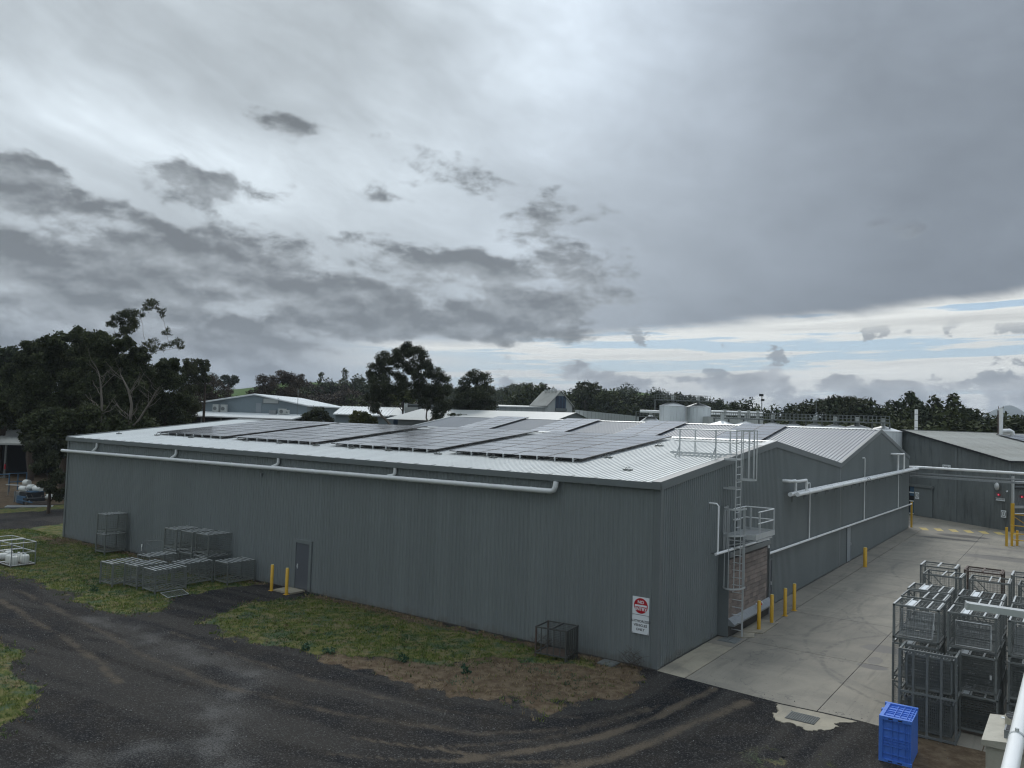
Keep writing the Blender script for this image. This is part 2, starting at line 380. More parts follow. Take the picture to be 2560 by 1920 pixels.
TRK = [[(-9.8, .6), (-8.29, -.45), (-6.55, -1.28), (-3.65, -1.9), (-.51, -2.2)], [(-9.6, -1.2), (-7.4, -2.12), (-5.46, -2.58), (-3.5, -2.95), (-1.0, -3.4)],
       [(-9.5, 1.6), (-8.8, .76), (-7.48, -.3), (-5.55, -1.0), (-3.1, -1.5)], [(-10.5, 3.55), (-9.73, 1.63), (-9.3, .3), (-8.17, -.4)],
       [(-11.6, 3.3), (-10.6, 1.66), (-9.1, -.4), (-7.9, -1.9)], [(-9.8, 25.6), (-10.15, 23), (-10.77, 18.15), (-11.37, 14.7), (-12.1, 12)],
       [(-8.5, 27.1), (-8.98, 22.4), (-9.6, 17.35), (-10.2, 13.6), (-10.3, 10), (-9.6, 5), (-8.2, 1.2), (-6.2, -.6), (-3.5, -1.3)], [(-7.9, 16), (-8.2, 12), (-8.1, 7), (-7.6, 3.2), (-6.9, 1.4), (-5.5, -.1)]]
PALE = [[(-8.7, 19.8), (-9.0, 12.1), (-9.3, 9.3)], [(-9.0, 9.3), (-11, 8.6), (-12.4, 6.5)], [(-12.6, 6), (-14.8, 7.0), (-16.5, 7.2)], [(-13.6, 4.8), (-12.9, 6.1)]]
EDGE = [(-7.4, 46), (-7.3, 31), (-7.6, 24), (-6.9, 16), (-6.6, 9), (-6.4, 4), (-5.9, 1), (-4, -.4), (0, -.6)]
def streaks(t, s):
    d = ldist(t, s, EDGE); return vnoise(d+fbm(t, s, 5., 88)*1.2, s*.06+t*.03, .38, 17)*.6+vnoise(d+fbm(t, s, 3., 89), s*.12, .9, 18)*.4
def ground_masks(t, s):
    w = (fbm(t, s, 2.2, 3)-.5)*1.7+(fbm(t, s, .6, 9, 3)-.5)*1.6
    g = np.maximum.reduce([pdist(t, s, V1), pdist(t, s, V2), pdist(t, s, V3), pdist(t, s, V4)])+w*.7
    grass = np.clip(g/.7+.35, 0, 1)*np.clip(.62+(fbm(t, s, .8, 23)-.35)*1.8+np.clip(g, 0, 2)*.15, .25, 1)
    bare = np.clip((pdist(t, s, BARE)+w*1.3)/.9+.5, 0, 1)
    wall = np.clip(1.2-(-t)/(.55+fbm(t, s, 1.5, 20)*.9), 0, 1)*(s < 40.8)*(s > 0)*(t <= 0.2)
    bare = np.maximum(bare, wall)
    bare = np.maximum(bare, np.clip((.9-np.hypot(t+.8, (s-39.5)*.35)+w)/.8, 0, 1))
    bare = np.maximum(bare, np.clip(1.15-np.abs(g)/.35, 0, 1)*.6)
    grass2 = grass*(1-bare*.95)
    dirt = np.clip((s-57.9)/1.2+w*.6, 0, 1)*(grass < .5)*(t > -30)
    dirt = np.maximum(dirt, bare*np.clip(grass*1.3, 0, 1))
    trk = np.zeros(t.shape)
    for i, L in enumerate(TRK):
        wd = (.20, .24, .13, .12, .12, .24, .24, .22)[i]; st = (1., .9, .5, .8, .7, .55, .55, .45)[i]
        dd = ldist(t+(fbm(t, s, 1.3, 31)-.5)*.25, s+(fbm(t, s, 1.3, 41)-.5)*.25, L)
        trk = np.maximum(trk, st*np.clip(1.3-dd/wd, 0, 1)*(.45+.9*fbm(t, s, .9, 51)))
    trk = np.clip(trk, 0, 1)*(1-grass)
    pale = np.zeros(t.shape)
    for L in PALE: pale = np.maximum(pale, np.clip(1.2-ldist(t, s, L)/(.5+1.2*fbm(t, s, 1.6, 61)), 0, 1)*fbm(t, s, .7, 71, 3)*1.3)
    moss = np.clip(1.2-np.hypot((t+5.0)/2.4, (s+6.2)/3.2), 0, 1)*np.clip((fbm(t, s, .35, 33)-.47)*5, 0, 1)*.55
    grass2 = np.maximum(grass2, moss)
    dirt = np.maximum(dirt, np.clip((-7.3-s)/.8+w*.5, 0, 1)*np.clip((t+3.4)/.8+w, 0, 1)*.8)
    return grass2, np.clip(dirt, 0, 1), trk, np.clip(pale, 0, 1), grass
def ground_material():
    m, nt, b = new_mat('gravel_grass_and_dirt')
    ge = nt.nodes.new('ShaderNodeNewGeometry'); co = ge.outputs['Position']
    A = {}
    for k in ('grass', 'dirt', 'track', 'pale', 'streak'):
        n = nt.nodes.new('ShaderNodeAttribute'); n.attribute_name = k; A[k] = X(nt, n.outputs['Fac'])
    f1 = noise(nt, co, 55., 3, .7); f2 = noise(nt, co, 18., 4, .65); lo = noise(nt, co, .55, 5, .65, .4); mid = noise(nt, co, 2.6, 5, .65)
    vo = nt.nodes.new('ShaderNodeTexVoronoi'); vo.inputs['Scale'].default_value = 34.; nt.links.new(co, vo.inputs['Vector'])
    vr, vg, vb = xyz(nt, vo.outputs['Color'])
    # gravel
    gr = mixc(nt, lo.ss(.32, .68), (.020, .021, .024), (.042, .038, .034))
    gr = mixc(nt, (A['streak']+(f2-.5)*.4).ss(.44, .68)*.85, gr, (.064, .060, .055))
    gr = mixc(nt, mid.ss(.45, .8)*.5, gr, (.055, .055, .055))
    gr = mixc(nt, vr.ss(.80, .97)*.8, gr, (.14, .14, .135))
    gr = mixc(nt, (A['pale']*.9+(f2-.5)*2.2+(f1-.5)*2.4).ss(.2, 1.4)*.75, gr, (.19, .19, .186))
    gr = mixc(nt, (A['track']+(f2-.5)*.6+(mid-.5)*.8).ss(.15, .9)*.85, gr, (.16, .132, .10))
    gr = scalec(nt, gr, .12+f1*.55+f2*.45)
    # soil under and between the grass
    dt = mixc(nt, mid.ss(.35, .65), (.085, .060, .040), (.145, .112, .075)); dt = mixc(nt, lo.ss(.5, .7)*.6, dt, (.055, .04, .03))
    dt = scalec(nt, dt, .45+f1*.6+f2*.5)
    gs = mixc(nt, mid.ss(.36, .64), (.046, .066, .020), (.125, .122, .040)); gs = mixc(nt, noise(nt, co, .9, 5, .7).ss(.50, .58)*.75, gs, (.048, .080, .052))
    gs = mixc(nt, noise(nt, co, 1.3, 5, .7).ss(.47, .60)*.7, gs, (.15, .125, .07)); gs = mixc(nt, f2.ss(.5, .75)*.5, gs, (.17, .155, .065)); gs = scalec(nt, gs, .5+f1*.6+f2*.4)
    e = (f2-.5)*.9+(f1-.5)*.6
    c = mixc(nt, (A['dirt']+e).ss(.35, .65), gr, dt)
    c = mixc(nt, (A['grass']+e).ss(.38, .62), c, gs)
    nt.links.new(c, b.inputs['Base Color']); nt.links.new((.92-A['pale']*.2).k, b.inputs['Roughness']); b.inputs['Specular IOR Level'].default_value = .08
    bp = nt.nodes.new('ShaderNodeBump'); bp.inputs['Strength'].default_value = .8; bp.inputs['Distance'].default_value = .025
    nt.links.new((f1*.5+f2+mid*1.4).k, bp.inputs['Height']); nt.links.new(bp.outputs[0], b.inputs['Normal']); return m
M['ground'] = ground_material()
def ground_tile(name, t0, t1, s0, s1, step):
    nt_, ns = int(round((t1-t0)/step))+1, int(round((s1-s0)/step))+1
    T, Sg = np.meshgrid(np.linspace(t0, t1, nt_), np.linspace(s0, s1, ns)); t = T.ravel(); s = Sg.ravel()
    g, d, k, p, g0 = ground_masks(t, s)
    edge = np.minimum.reduce([t-t0, t1-t, s-s0, s1-s]); ed = np.clip(edge/1.0, 0, 1)
    z = (g0*.035*(fbm(t, s, .8, 5)+.3)-k*.012+(fbm(t, s, 3., 15)-.5)*.03)*ed
    z *= np.clip(-t/.8, 0, 1) if t1 <= 0.01 else 1
    co = np.stack([t, s, z], 1)
    i = np.arange(ns-1)[:, None]*nt_+np.arange(nt_-1)[None]; i = i.ravel()
    q = np.stack([i, i+1, i+nt_+1, i+nt_], 1)
    me = bpy.data.meshes.new(name); me.vertices.add(len(co)); me.vertices.foreach_set('co', co.ravel())
    me.loops.add(q.size); me.loops.foreach_set('vertex_index', q.ravel().astype(np.int32))
    me.polygons.add(len(q)); me.polygons.foreach_set('loop_start', (np.arange(len(q))*4).astype(np.int32)); me.polygons.foreach_set('use_smooth', np.ones(len(q), bool))
    me.update(calc_edges=True)
    for nm, a in (('grass', g), ('dirt', d), ('track', k), ('pale', p), ('streak', streaks(t, s))):
        at = me.attributes.new(nm, 'FLOAT', 'POINT'); at.data.foreach_set('value', a.astype(np.float32))
    me.materials.append(M['ground'])
    return tag(put(name, me, None, S(0, 0, 0), RZ), kind='structure')
ground_tile('gravel_drive', -21, 0, -15, 46, .15)
ground_tile('grass_verge', 0, 45, 40.9, 46, .3)
ground_tile('dirt_yard', -30, 48, 46, 130, .6)

# far ground, hills: polar sheet out to the horizon
def mk_terrain():
    m, nt, b = new_mat('paddock_and_scrub')
    ge = nt.nodes.new('ShaderNodeNewGeometry'); co = ge.outputs['Position']
    n = noise(nt, co, .012, 5, .6); n2 = noise(nt, co, .08, 5, .7)
    c = mixc(nt, n.ss(.42, .62), (.060, .105, .026), (.045, .050, .026)); c = mixc(nt, n2.ss(.5, .7)*.6, c, (.03, .04, .02))
    nt.links.new(c, b.inputs['Base Color']); b.inputs['Roughness'].default_value = .95; b.inputs['Specular IOR Level'].default_value = .1
    M['terrain'] = m
mk_terrain()
HOR = lambda px: 1049+.0323*(px-1280)
def prof(px, pts):
    return float(np.interp(px, [p[0] for p in pts], [p[1] for p in pts]))
HILL_NEAR = [(-900, 985), (0, 985), (430, 985), (540, 976), (600, 972), (650, 966), (700, 958), (800, 955), (900, 962), (1000, 985), (1130, 1003), (1240, 1005), (1330, 992), (1440, 986), (1500, 976), (1560, 976), (1640, 985), (1720, 1004),
             (1800, 1024), (1900, 1042), (2200, 1060), (2560, 1070), (3400, 1085)]
def at_px(px, D, z=0.): return Vector(((px-1280)/2011.9*D, D, z))
def ztop(px, y, D): return 8.3+(HOR(px)-y)/2011.9*D
def radial(name, rings, mat):
    azs = np.linspace(-900, 3400, 173); vs = []; n = len(azs)
    for D, f in rings:
        for px in azs: vs.append(at_px(px, D, f(px)))
    fs = [(i*n+k, i*n+k+1, (i+1)*n+k+1, (i+1)*n+k) for i in range(len(rings)-1) for k in range(n-1)]
    mb = MB(); mb.add(vs, fs, True); return tag(mb.build(name, mat), kind='structure')
hn = lambda px: ztop(px, prof(px, HILL_NEAR), 430)
radial('hill', [(185, lambda px: -.06), (230, lambda px: max(0, hn(px))*.12), (290, lambda px: max(0, hn(px))*.45), (360, lambda px: max(0, hn(px))*.8), (430, lambda px: hn(px)), (480, lambda px: hn(px)-2), (560, lambda px: 0.)], M['terrain'])
M['mount'] = pmat('far_forest_slope', (.045, .065, .05), .95, 0, .2, .004, obj=False)
def mount(name, px0, px1, ypk, D, D0):
    hw = (px1-px0)/2; c = (px0+px1)/2
    def f(px):
        k = min(1., abs(px-c)/hw); w = .5+.5*math.cos(math.pi*k); return ztop(c, ypk, D)*w**1.1*(1+.03*math.sin(px*.045)+.015*math.sin(px*.11))
    azs = np.linspace(px0, px1, 50); vs = []
    for d, q in ((D0, .02), (D*.85, .6), (D, 1.), (D*1.2, 0.)):
        for px in azs: vs.append(at_px(px, d, f(px)*q))
    fs = [(i*50+k, i*50+k+1, (i+1)*50+k+1, (i+1)*50+k) for i in range(3) for k in range(49)]
    mb = MB(); mb.add(vs, fs, True); tag(mb.build(name, M['mount']), kind='structure')
mount('distant_mountain', 330, 690, 925, 3600, 2600)
mount('distant_mountain', 2060, 2420, 1025, 3600, 2600)
mount('distant_mountain', 2360, 2680, 1015, 3600, 2600)
mb = MB(); N = 72
ringp = [(6000*math.cos(2*math.pi*k/N), 6000*math.sin(2*math.pi*k/N), -.09) for k in range(N)]
mb.add(ringp, [tuple(range(N))]); tag(mb.build('ground', M['terrain']), kind='structure')

# ---------------------------------------------------------------- concrete yard
def conc_mat(name, base, dark, warm, stain=True):
    m, nt, b = new_mat(name)
    ge = nt.nodes.new('ShaderNodeNewGeometry'); co = ge.outputs['Position']
    oi = nt.nodes.new('ShaderNodeObjectInfo'); r = X(nt, oi.outputs['Random'])
    x, y, z = xyz(nt, co); x = x-5.1998; y = y-27.6035
    t = x*math.sin(_a)+y*math.cos(_a); s = x*-math.cos(_a)+y*math.sin(_a)
    n = noise(nt, co, .5, 6, .65, .5); n2 = noise(nt, co, 3.5, 5, .65); f = noise(nt, co, 45., 3, .7)
    drag = noise(nt, vec(nt, t*.18, s*1.6, 0.), 1.3, 5, .6, 1.2)
    c = mixc(nt, n.ss(.34, .66), base, dark); c = mixc(nt, n2.ss(.5, .8)*.5, c, warm)
    c = mixc(nt, drag.ss(.5, .75)*.45, c, tuple(q*.6 for q in dark))
    c = scalec(nt, c, .80+f*.28+(r-.5)*.10)
    rough = .82-n*.1
    if stain:
        wob = (noise(nt, co, 1.6, 4, .6)-.5)*1.6
        def blot(ct, cs, rt, rs, k):
            k = min(.95, k*1.5)
            d = (((t-ct)*(1./rt))*((t-ct)*(1./rt))+((s-cs)*(1./rs))*((s-cs)*(1./rs)))._m('SQRT')+wob*.35
            return d.ss(1.15, .85)*k
        st = blot(8.0, -5.6, .55, .75, .55).max(blot(5.35, -5.75, .32, .5, .6)).max(blot(6.2, -5.65, .5, .25, .45)).max(blot(46., -4.2, .9, 1.9, .75)).max(blot(43.5, -3.6, .5, 2.1, .8))
        st = st.max(blot(30., -8.5, .9, 2.5, .45)).max(blot(36., -8., 1.1, 3., .45)).max(blot(26.5, -10., .6, 2., .5)).max(blot(40.5, -9., .5, 3., .4)).max(blot(21., -7.4, .5, 1.4, .3))
        c = mixc(nt, st, c, (.055, .052, .048)); 
        # tyre arcs
        def arc(ct, cs, rr, wd, k):
            d = (((t-ct)*(t-ct)+(s-cs)*(s-cs))._m('SQRT')-rr).abs()
            return d.ss(wd, wd*.2)*k*n2.ss(.35, .6)
        ar = arc(6.5, -9.5, 5.6, .14, .5).max(arc(9., -10., 7.3, .12, .4)).max(arc(16., -12., 8.8, .12, .4)).max(arc(18., -2., 5.2, .1, .35)).max(arc(28., -12., 9.5, .14, .4)).max(arc(12., 3., 6.8, .1, .3)).max(arc(34., -1., 5.2, .13, .35))
        c = mixc(nt, ar, c, (.07, .068, .065))
        vo = nt.nodes.new('ShaderNodeTexVoronoi'); vo.feature = 'DISTANCE_TO_EDGE'; vo.inputs['Scale'].default_value = .24
        dn = nt.nodes.new('ShaderNodeVectorMath'); dn.operation = 'ADD'; nt.links.new(co, dn.inputs[0])
        nt.links.new(vec(nt, (noise(nt, co, .7, 5, .6)-.5)*3.2, (noise(nt, co, .9, 5, .6)-.5)*3.2, 0.), dn.inputs[1]); nt.links.new(dn.outputs[0], vo.inputs['Vector'])
        cr = X(nt, vo.outputs['Distance']).ss(.0065, .0015)*n.ss(.40, .52)
        c = mixc(nt, cr*.6, c, (.05, .05, .05))
        # chips and grit near the front edge
        gv = nt.nodes.new('ShaderNodeTexVoronoi'); gv.inputs['Scale'].default_value = 5.5; nt.links.new(co, gv.inputs['Vector'])
        gd = X(nt, gv.outputs['Distance']).ss(.16, .08)*(t+s*.25).ss(4.5, -1.)
        c = mixc(nt, gd*.8*noise(nt, co, 1.1, 3).ss(.42, .6), c, (.05, .045, .04))
        rough = rough-st*.35
    nt.links.new(c, b.inputs['Base Color']); nt.links.new(rough.k, b.inputs['Roughness'])
    bp = nt.nodes.new('ShaderNodeBump'); bp.inputs['Strength'].default_value = .25; bp.inputs['Distance'].default_value = .01
    nt.links.new((f+n2).k, bp.inputs['Height']); nt.links.new(bp.outputs[0], b.inputs['Normal']); return m
M['conc'] = conc_mat('yard_concrete', (.255, .235, .192), (.185, .173, .145), (.22, .197, .152))
M['concp'] = conc_mat('pale_concrete', (.37, .335, .255), (.22, .205, .165), (.28, .24, .175), False)
M['concd'] = conc_mat('stained_concrete', (.10, .095, .085), (.055, .052, .048), (.08, .07, .06), False)
yard = tag(thing('concrete_yard', None, None, S(0, 0), RZ), kind='structure'); 
mb = MB(); mb.add([(-.03, 0, -.02), (-.6, -7.2, -.02), (-.6, -45, -.02), (95, -45, .86), (95, 3, .86), (48.4, 3, .43), (48.4, 0.02, .43)], [(0, 1, 2, 3, 4, 5, 6)])
mb.build('joint_bed', M['concd'], yard)
def front(s): return float(np.interp(-s, [0, 1.17, 3.15, 5.45, 7.2, 60], [-.03, -.15, -.40, -.57, -.6, -.6]))
def slab(t0, t1, s0, s1, mat, nm='slab', dz=0.):
    g = .013; mb = MB(); a0 = t0+g if t0 > -.5 else None
    p = []
    for t, s in ((t0, s0), (t0, s1), (t1, s1), (t1, s0)):
        tt = front(s) if t <= -.5 else (t+g if t == t0 else t-g); p.append((tt, s+g if s == s0 else s-g))
    top = [(a, b_, yz(a)+dz) for a, b_ in p]; bot = [(a, b_, yz(a)-.018) for a, b_ in p]
    mb.add(bot+top, [(4, 5, 6, 7)[::-1], (0, 1, 5, 4)[::-1], (1, 2, 6, 5)[::-1], (2, 3, 7, 6)[::-1], (3, 0, 4, 7)[::-1]])
    return mb.build(nm, mat, yard)
tt = [-1, 5.6, 11.8, 18, 24.2, 30.4, 36.6, 42.8, 48.4]
for a, b_ in zip([-1, 4.4, 8.8, 13.2, 17.6, 22, 26.4, 30.8, 35.2, 39.6, 44], [4.4, 8.8, 13.2, 17.6, 22, 26.4, 30.8, 35.2, 39.6, 44, 48.4]):
    slab(a, b_, -1.08, 0, M['concp'] if a < 4 else M['conc'], 'apron_slab', .004)
for k, (s0, s1) in enumerate(((-1.08, -5.35), (-5.35, -9.6), (-9.6, -13.9), (-13.9, -18.2), (-18.2, -24), (-24, -30))):
    for a, b_ in zip(tt[:-1], tt[1:]): slab(a, b_, s1, s0, M['conc'])
for a, b_ in zip((48.4, 56, 64, 72), (56, 64, 72, 80)):
    for s1, s0 in ((2.6, -5.35), (-5.35, -13.9), (-13.9, -24)): slab(a, b_, s0, s1, M['conc'])
# painted hatches
M['ypaint'] = pmat('worn_yellow_paint', (.50, .38, .12), .7, 0, .3, 1.5, col2=(.35, .30, .15))
hx = site('hazard_marking', 'row of worn yellow hatch marks painted across the concrete yard', 'road marking')
for i in range(7):
    t, s = 49.1+.36*i, -.65-1.03*i
    mb = MB(); f_ = lambda a, b_: (a, b_, yz(a)+.006); mb.add([f_(t, s), f_(t+.26, s-.5), f_(t-1.35, s-.95), f_(t-1.55, s-.5)], [(0, 1, 2, 3)]); mb.build('hatch', M['ypaint'], hx)
# pale patch with the drain grate
dp = site('drain', 'square steel drain grate set in a rough pale concrete patch by the yard edge', 'drain', -1.35, -5.2)
pl = []
base = [(.72, 1.0), (.2, .75), (-.3, .8), (-.72, .5), (-.62, .1), (-.85, -.35), (-.5, -.8), (-.05, -.95), (.2, -.75), (.76, -1.3), (.78, -.4)]
for i in range(len(base)):
    a, b_ = Vector(base[i]), Vector(base[(i+1) % len(base)])
    for k in range(8):
        p = a.lerp(b_, k/8); j = .07 if p.x < .66 else .0
        pl.append((p.x+random.uniform(-j, j), p.y+random.uniform(-j, j)))
mb = MB(); mb.prism(pl, -.02, .022); mb.build('patch', M['concp'], dp)
gr = MB(); gr.box(-.36, .30, -.40, .42, .023, .027, 1)
for i in range(13): y = -.38+i*.065; gr.box(-.34, .28, y-.007, y+.007, .028, .045)
for i in range(9): x = -.34+i*.0775; gr.box(x-.008, x+.008, -.39, .41, .030, .048)
gr.build('grate', [M['galv_d'], M['black']], dp)
def cover(label, t, s, w, l, mat, rz=0.):
    o = site('access_cover', label, 'cover', t, s, 0, None, rz); mb = MB(); mb.box(-w/2, w/2, -l/2, l/2, .0, .055); mb.build('frame', M['galv_d'], o)
    mb = MB(); mb.box(-w/2+.04, w/2-.04, -l/2+.04, -.01, .055, .07); mb.box(-w/2+.04, w/2-.04, .01, l/2-.04, .055, .07); mb.build('lid', mat, o)
cover('flat grey pit cover in dead grass beside the long wall near the corner', -.45, 1.6, .55, .6, M['galv_d'])
cover('flat steel plate on the apron at the foot of the caged ladder', 5.35, -.60, .9, .72, M['galv_d'])
# step in front of the facade door
st = MB(); st.box(-.92, -.06, 17.75, 18.95, .0, .075); tag(st.build('door_step', M['concp'], None, S(0, 0), RZ), 'pale concrete step slab below the grey side door', 'step')
# ================================================================ main shed
EV, W1, W2, L1 = 6.286, 24.99, 23.24, 40.68
H1, H2 = 1.339, 2.119
def rib_profile(w, n, d=.020, flat=.55):       # points (u, out) along a ribbed sheet
    p = [(0, 0)]; st = w/n
    for i in range(n):
        c = (i+.5)*st; a = st*.14; b_ = st*.26
        p += [(c-b_, 0), (c-a, d), (c+a, d), (c+b_, 0)]
    return p+[(w-.004, 0), (w, -.004)]
def vsheet(x0, w, n, z0, zt, horiz, out, mat, parent, name='wall_sheet', d=.028):
    """vertical ribbed sheet; horiz/out: unit vectors in the parent frame; zt(u): top"""
    mb = MB(); pr = rib_profile(w, n, d); h = Vector(horiz); o = Vector(out); vs = []
    for u, q in pr:
        b_ = h*(x0+u)+o*q; vs += [(b_.x, b_.y, z0(x0+u) if callable(z0) else z0), (b_.x, b_.y, zt(x0+u))]
    mb.add(vs, [(2*i, 2*i+2, 2*i+3, 2*i+1) for i in range(len(pr)-1)]); return mb.build(name, mat, parent)
shed = site('large_shed', 'long dark grey steel shed with a pale ribbed roof carrying solar panels', 'shed')
# long wall: sheets share one mesh
SW = .762; ns = int(round(L1/SW)); SWs = L1/ns
mb = MB(); pr = rib_profile(SWs, 4, .022); vs = []
for u, q in pr: vs += [(-q, u, .04), (-q, u, EV-.1)]
mb.add(vs, [(2*i, 2*i+1, 2*i+3, 2*i+2) for i in range(len(pr)-1)]); me = mb.mesh('wall_sheet', M['wall'])
for i in range(ns): put('wall_sheet', me, shed, (0, i*SWs, 0))
# end wall facing the yard: gable 1, then warehouse 2
def gz1(t): return EV+H1*(1-abs(t-W1/2)/(W1/2))
def gz2(t): return EV+H2*(1-abs(t-W1-W2/2)/(W2/2))
n1 = int(round(W1/SW)); w1 = W1/n1
for i in range(n1): vsheet(i*w1, w1, 4, lambda t: yz(t)+.05, lambda t: gz1(t)-.06, (1, 0, 0), (0, -1, 0), M['wall'], shed)
mb = MB(); mb.box(.03, W1-.03, .05, .06, 0, EV-.1); mb.box(.03, .04, .06, L1-.05, -.1, EV-.1)
mb.box(.02, W1, L1-.05, L1, -.1, EV-.1); mb.add([(.02, L1-.02, EV-.1), (W1, L1-.02, EV-.1), (W1/2, L1-.02, EV+H1-.1)], [(0, 1, 2)]); mb.build('wall_frame', M['wall'], shed)
mb = MB(); mb.box(-.04, L1 and .10, -.035, .02, 0, 0) if 0 else None
mb.box(-.045, .16, -.045, -.03, .04, EV-.2); mb.box(-.045, -.03, -.03, .16, .04, EV-.2); mb.build('corner_flashing', M['trim'], shed)
mb = MB(); mb.box(-.045, -.03, L1-.16, L1+.03, .04, EV-.2); mb.box(-.03, .3, L1+.015, L1+.03, .04, EV-.2); mb.build('corner_flashing', M['trim'], shed)
mb = MB(); mb.box(-.035, .0, -.02, L1, -.06, .035); mb.box(-.03, W1, -.03, .0, -.06, .04); mb.build('plinth', M['concd'], shed)
def roof_sheets(parent, x0, run, rise, L, mat, nr=4, t_out=.12, name='roof_sheet', down=1):
    n = int(round(L/SW)); w = L/n; mb = MB(); pr = rib_profile(w, nr, .038); sl = rise/run; vs = []
    a, b_ = (-t_out, run+.0) if down == 1 else (0, run+t_out)
    for u, q in pr:
        for t in (a, (a+b_)/2, b_):
            z = (sl*t if down == 1 else rise-sl*t)+q; vs.append((t, u, z))
    mb.add(vs, [(3*i+k, 3*i+3+k, 3*i+4+k, 3*i+1+k)[::-1] for i in range(len(pr)-1) for k in (0, 1)])
    me = mb.mesh(name, mat)
    for i in range(n): put(name, me, parent, (x0, i*w, EV))
roof_sheets(shed, 0, W1/2, H1, L1, M['roof_w'], 4)
roof_sheets(shed, W1/2, W1/2, H1, L1, M['roof_w'], 4, down=0)
def barge(parent, t0, t1, zf, mat, wtop=.28, drop=.24, s=0., sgn=-1):
    mb = MB(); pts = [(t0, zf(t0)), (t1, zf(t1))]
    a, b_ = pts; o = sgn*.06
    y0, y1 = (s+o, s-sgn*wtop) if sgn < 0 else (s-wtop, s+o)
    vs = []
    for t, z in pts: vs += [(t, y0, z-drop), (t, y0, z+.05), (t, y1, z+.05), (t, y1, z+.02), (t, y0+.012, z-drop)]
    mb.add(vs, [(0, 1, 6, 5), (1, 2, 7, 6), (2, 3, 8, 7), (4, 0, 5, 9), (1, 0, 4, 3, 2), (6, 7, 8, 9, 5)]); return mb.build('barge_capping', mat, parent)
M['capw'] = pmat('pale_ridge_capping', (.50, .53, .53), .35, .3, .12, 1.)
barge(shed, -.16, W1/2, lambda t: gz1(t)+.03, M['trim']); barge(shed, W1/2, W1, lambda t: gz1(t)+.03, M['trim'])
mb = MB(); mb.add([(-.1, .02, EV+.05), (W1/2, .02, EV+H1+.083), (W1/2, .30, EV+H1+.083), (-.1, .30, EV+.05)], [(0, 1, 2, 3)]); mb.build('edge_flashing', M['capw'], shed)
mb = MB(); z = EV+H1+.06; mb.add([(W1/2-.16, 0, z-.01), (W1/2, 0, z+.03), (W1/2+.16, 0, z-.01), (W1/2-.16, L1, z-.01), (W1/2, L1, z+.03), (W1/2+.16, L1, z-.01)], [(0, 1, 4, 3), (1, 2, 5, 4)]); mb.build('ridge_capping', M['capw'], shed)
mb = MB(); mb.box(-.17, -.145, -.06, L1+.04, EV-.20, EV+.03); mb.box(-.145, -.0, -.06, L1+.04, EV-.20, EV-.185); mb.box(-.16, -.03, -.06, -.045, EV-.2, EV+.0); mb.build('gutter', M['trim'], shed)
mb = MB()
for i in range(42): mb.bar((-.17, .6+i*.96, EV+.035), (.10, .6+i*.96, EV+.055), .03, .012)
mb.build('gutter_brackets', M['galv_d'], shed)
mb = MB(); mb.box(0, .3, L1, L1+.05, EV-.25, EV+.04)
vs = [(-.16, L1+.05, EV-.2), (-.16, L1+.05, EV+.08), (W1/2, L1+.05, EV+H1-.2), (W1/2, L1+.05, EV+H1+.08)]
mb.add(vs+[(x, y-.12, z) for x, y, z in vs], [(0, 1, 3, 2), (1, 5, 7, 3), (4, 6, 7, 5)]); mb.build('barge_capping', M['trim'], shed)
# facade door
dr = MB(); dr.box(-.055, 0, 17.58, 18.50, .10, 2.20); d = dr.build('door', M['door'], shed)
mb = MB(); mb.tube([(-.06, 18.36, 1.12), (-.13, 18.36, 1.12), (-.13, 18.24, 1.12)], .014, 6); mb.box(-.065, -.055, 18.33, 18.40, 1.0, 1.22); mb.build('handle', M['alu'], d)
mb = MB(); mb.box(-.085, -.0, 17.42, 17.58, .05, 2.36); mb.box(-.085, -.0, 18.50, 18.66, .05, 2.36); mb.box(-.085, 0, 17.58, 18.50, 2.2, 2.36); mb.build('door_frame', M['wall'], shed)
# yard doors in the end wall
def ydoor(parent, t0, t1, ztop, mat, frame=M['trim']):
    z0 = yz(t0)+.06
    mb = MB(); mb.box(t0+.07, t1-.07, -.045, 0, z0, ztop-.07); d = mb.build('door', mat, parent)
    mb = MB(); mb.box(t1-.2, t1-.14, -.09, -.045, z0+.95, z0+1.1); mb.build('handle', M['alu'], d)
    mb = MB(); mb.box(t0, t0+.07, -.075, 0, z0, ztop); mb.box(t1-.07, t1, -.075, 0, z0, ztop); mb.box(t0+.07, t1-.07, -.075, 0, ztop-.07, ztop); mb.build('door_frame', frame, parent)
ydoor(shed, 11.05, 12.15, 2.30, M['door'])

ware = site('warehouse', 'steeper grey ribbed-roof warehouse joined to the end of the long shed', 'warehouse')
n2 = int(round(W2/SW)); w2 = W2/n2
for i in range(n2): vsheet(W1+i*w2, w2, 4, lambda t: yz(t)+.05, lambda t: gz2(t)-.06, (1, 0, 0), (0, -1, 0), M['wall'], ware)
L2 = 39.4
mb = MB(); mb.box(W1, W1+W2-.03, .05, .06, 0, EV-.1); mb.box(W1+W2-.05, W1+W2-.03, .06, L2, 0, EV-.1); mb.box(W1, W1+W2, L2-.05, L2, 0, EV)
mb.add([(W1, L2-.02, EV-.1), (W1+W2, L2-.02, EV-.1), (W1+W2/2, L2-.02, EV+H2-.1)], [(0, 1, 2)]); mb.build('wall_frame', M['wall'], ware)
roof_sheets(ware, W1, W2/2, H2, L2, M['roof_g'], 3, t_out=.02)
roof_sheets(ware, W1+W2/2, W2/2, H2, L2, M['roof_g'], 3, down=0)
barge(ware, W1, W1+W2/2, lambda t: gz2(t)+.03, M['trim'], .10, .22); barge(ware, W1+W2/2, W1+W2+.1, lambda t: gz2(t)+.03, M['trim'], .10, .22)
mb = MB(); z = EV+H2+.055
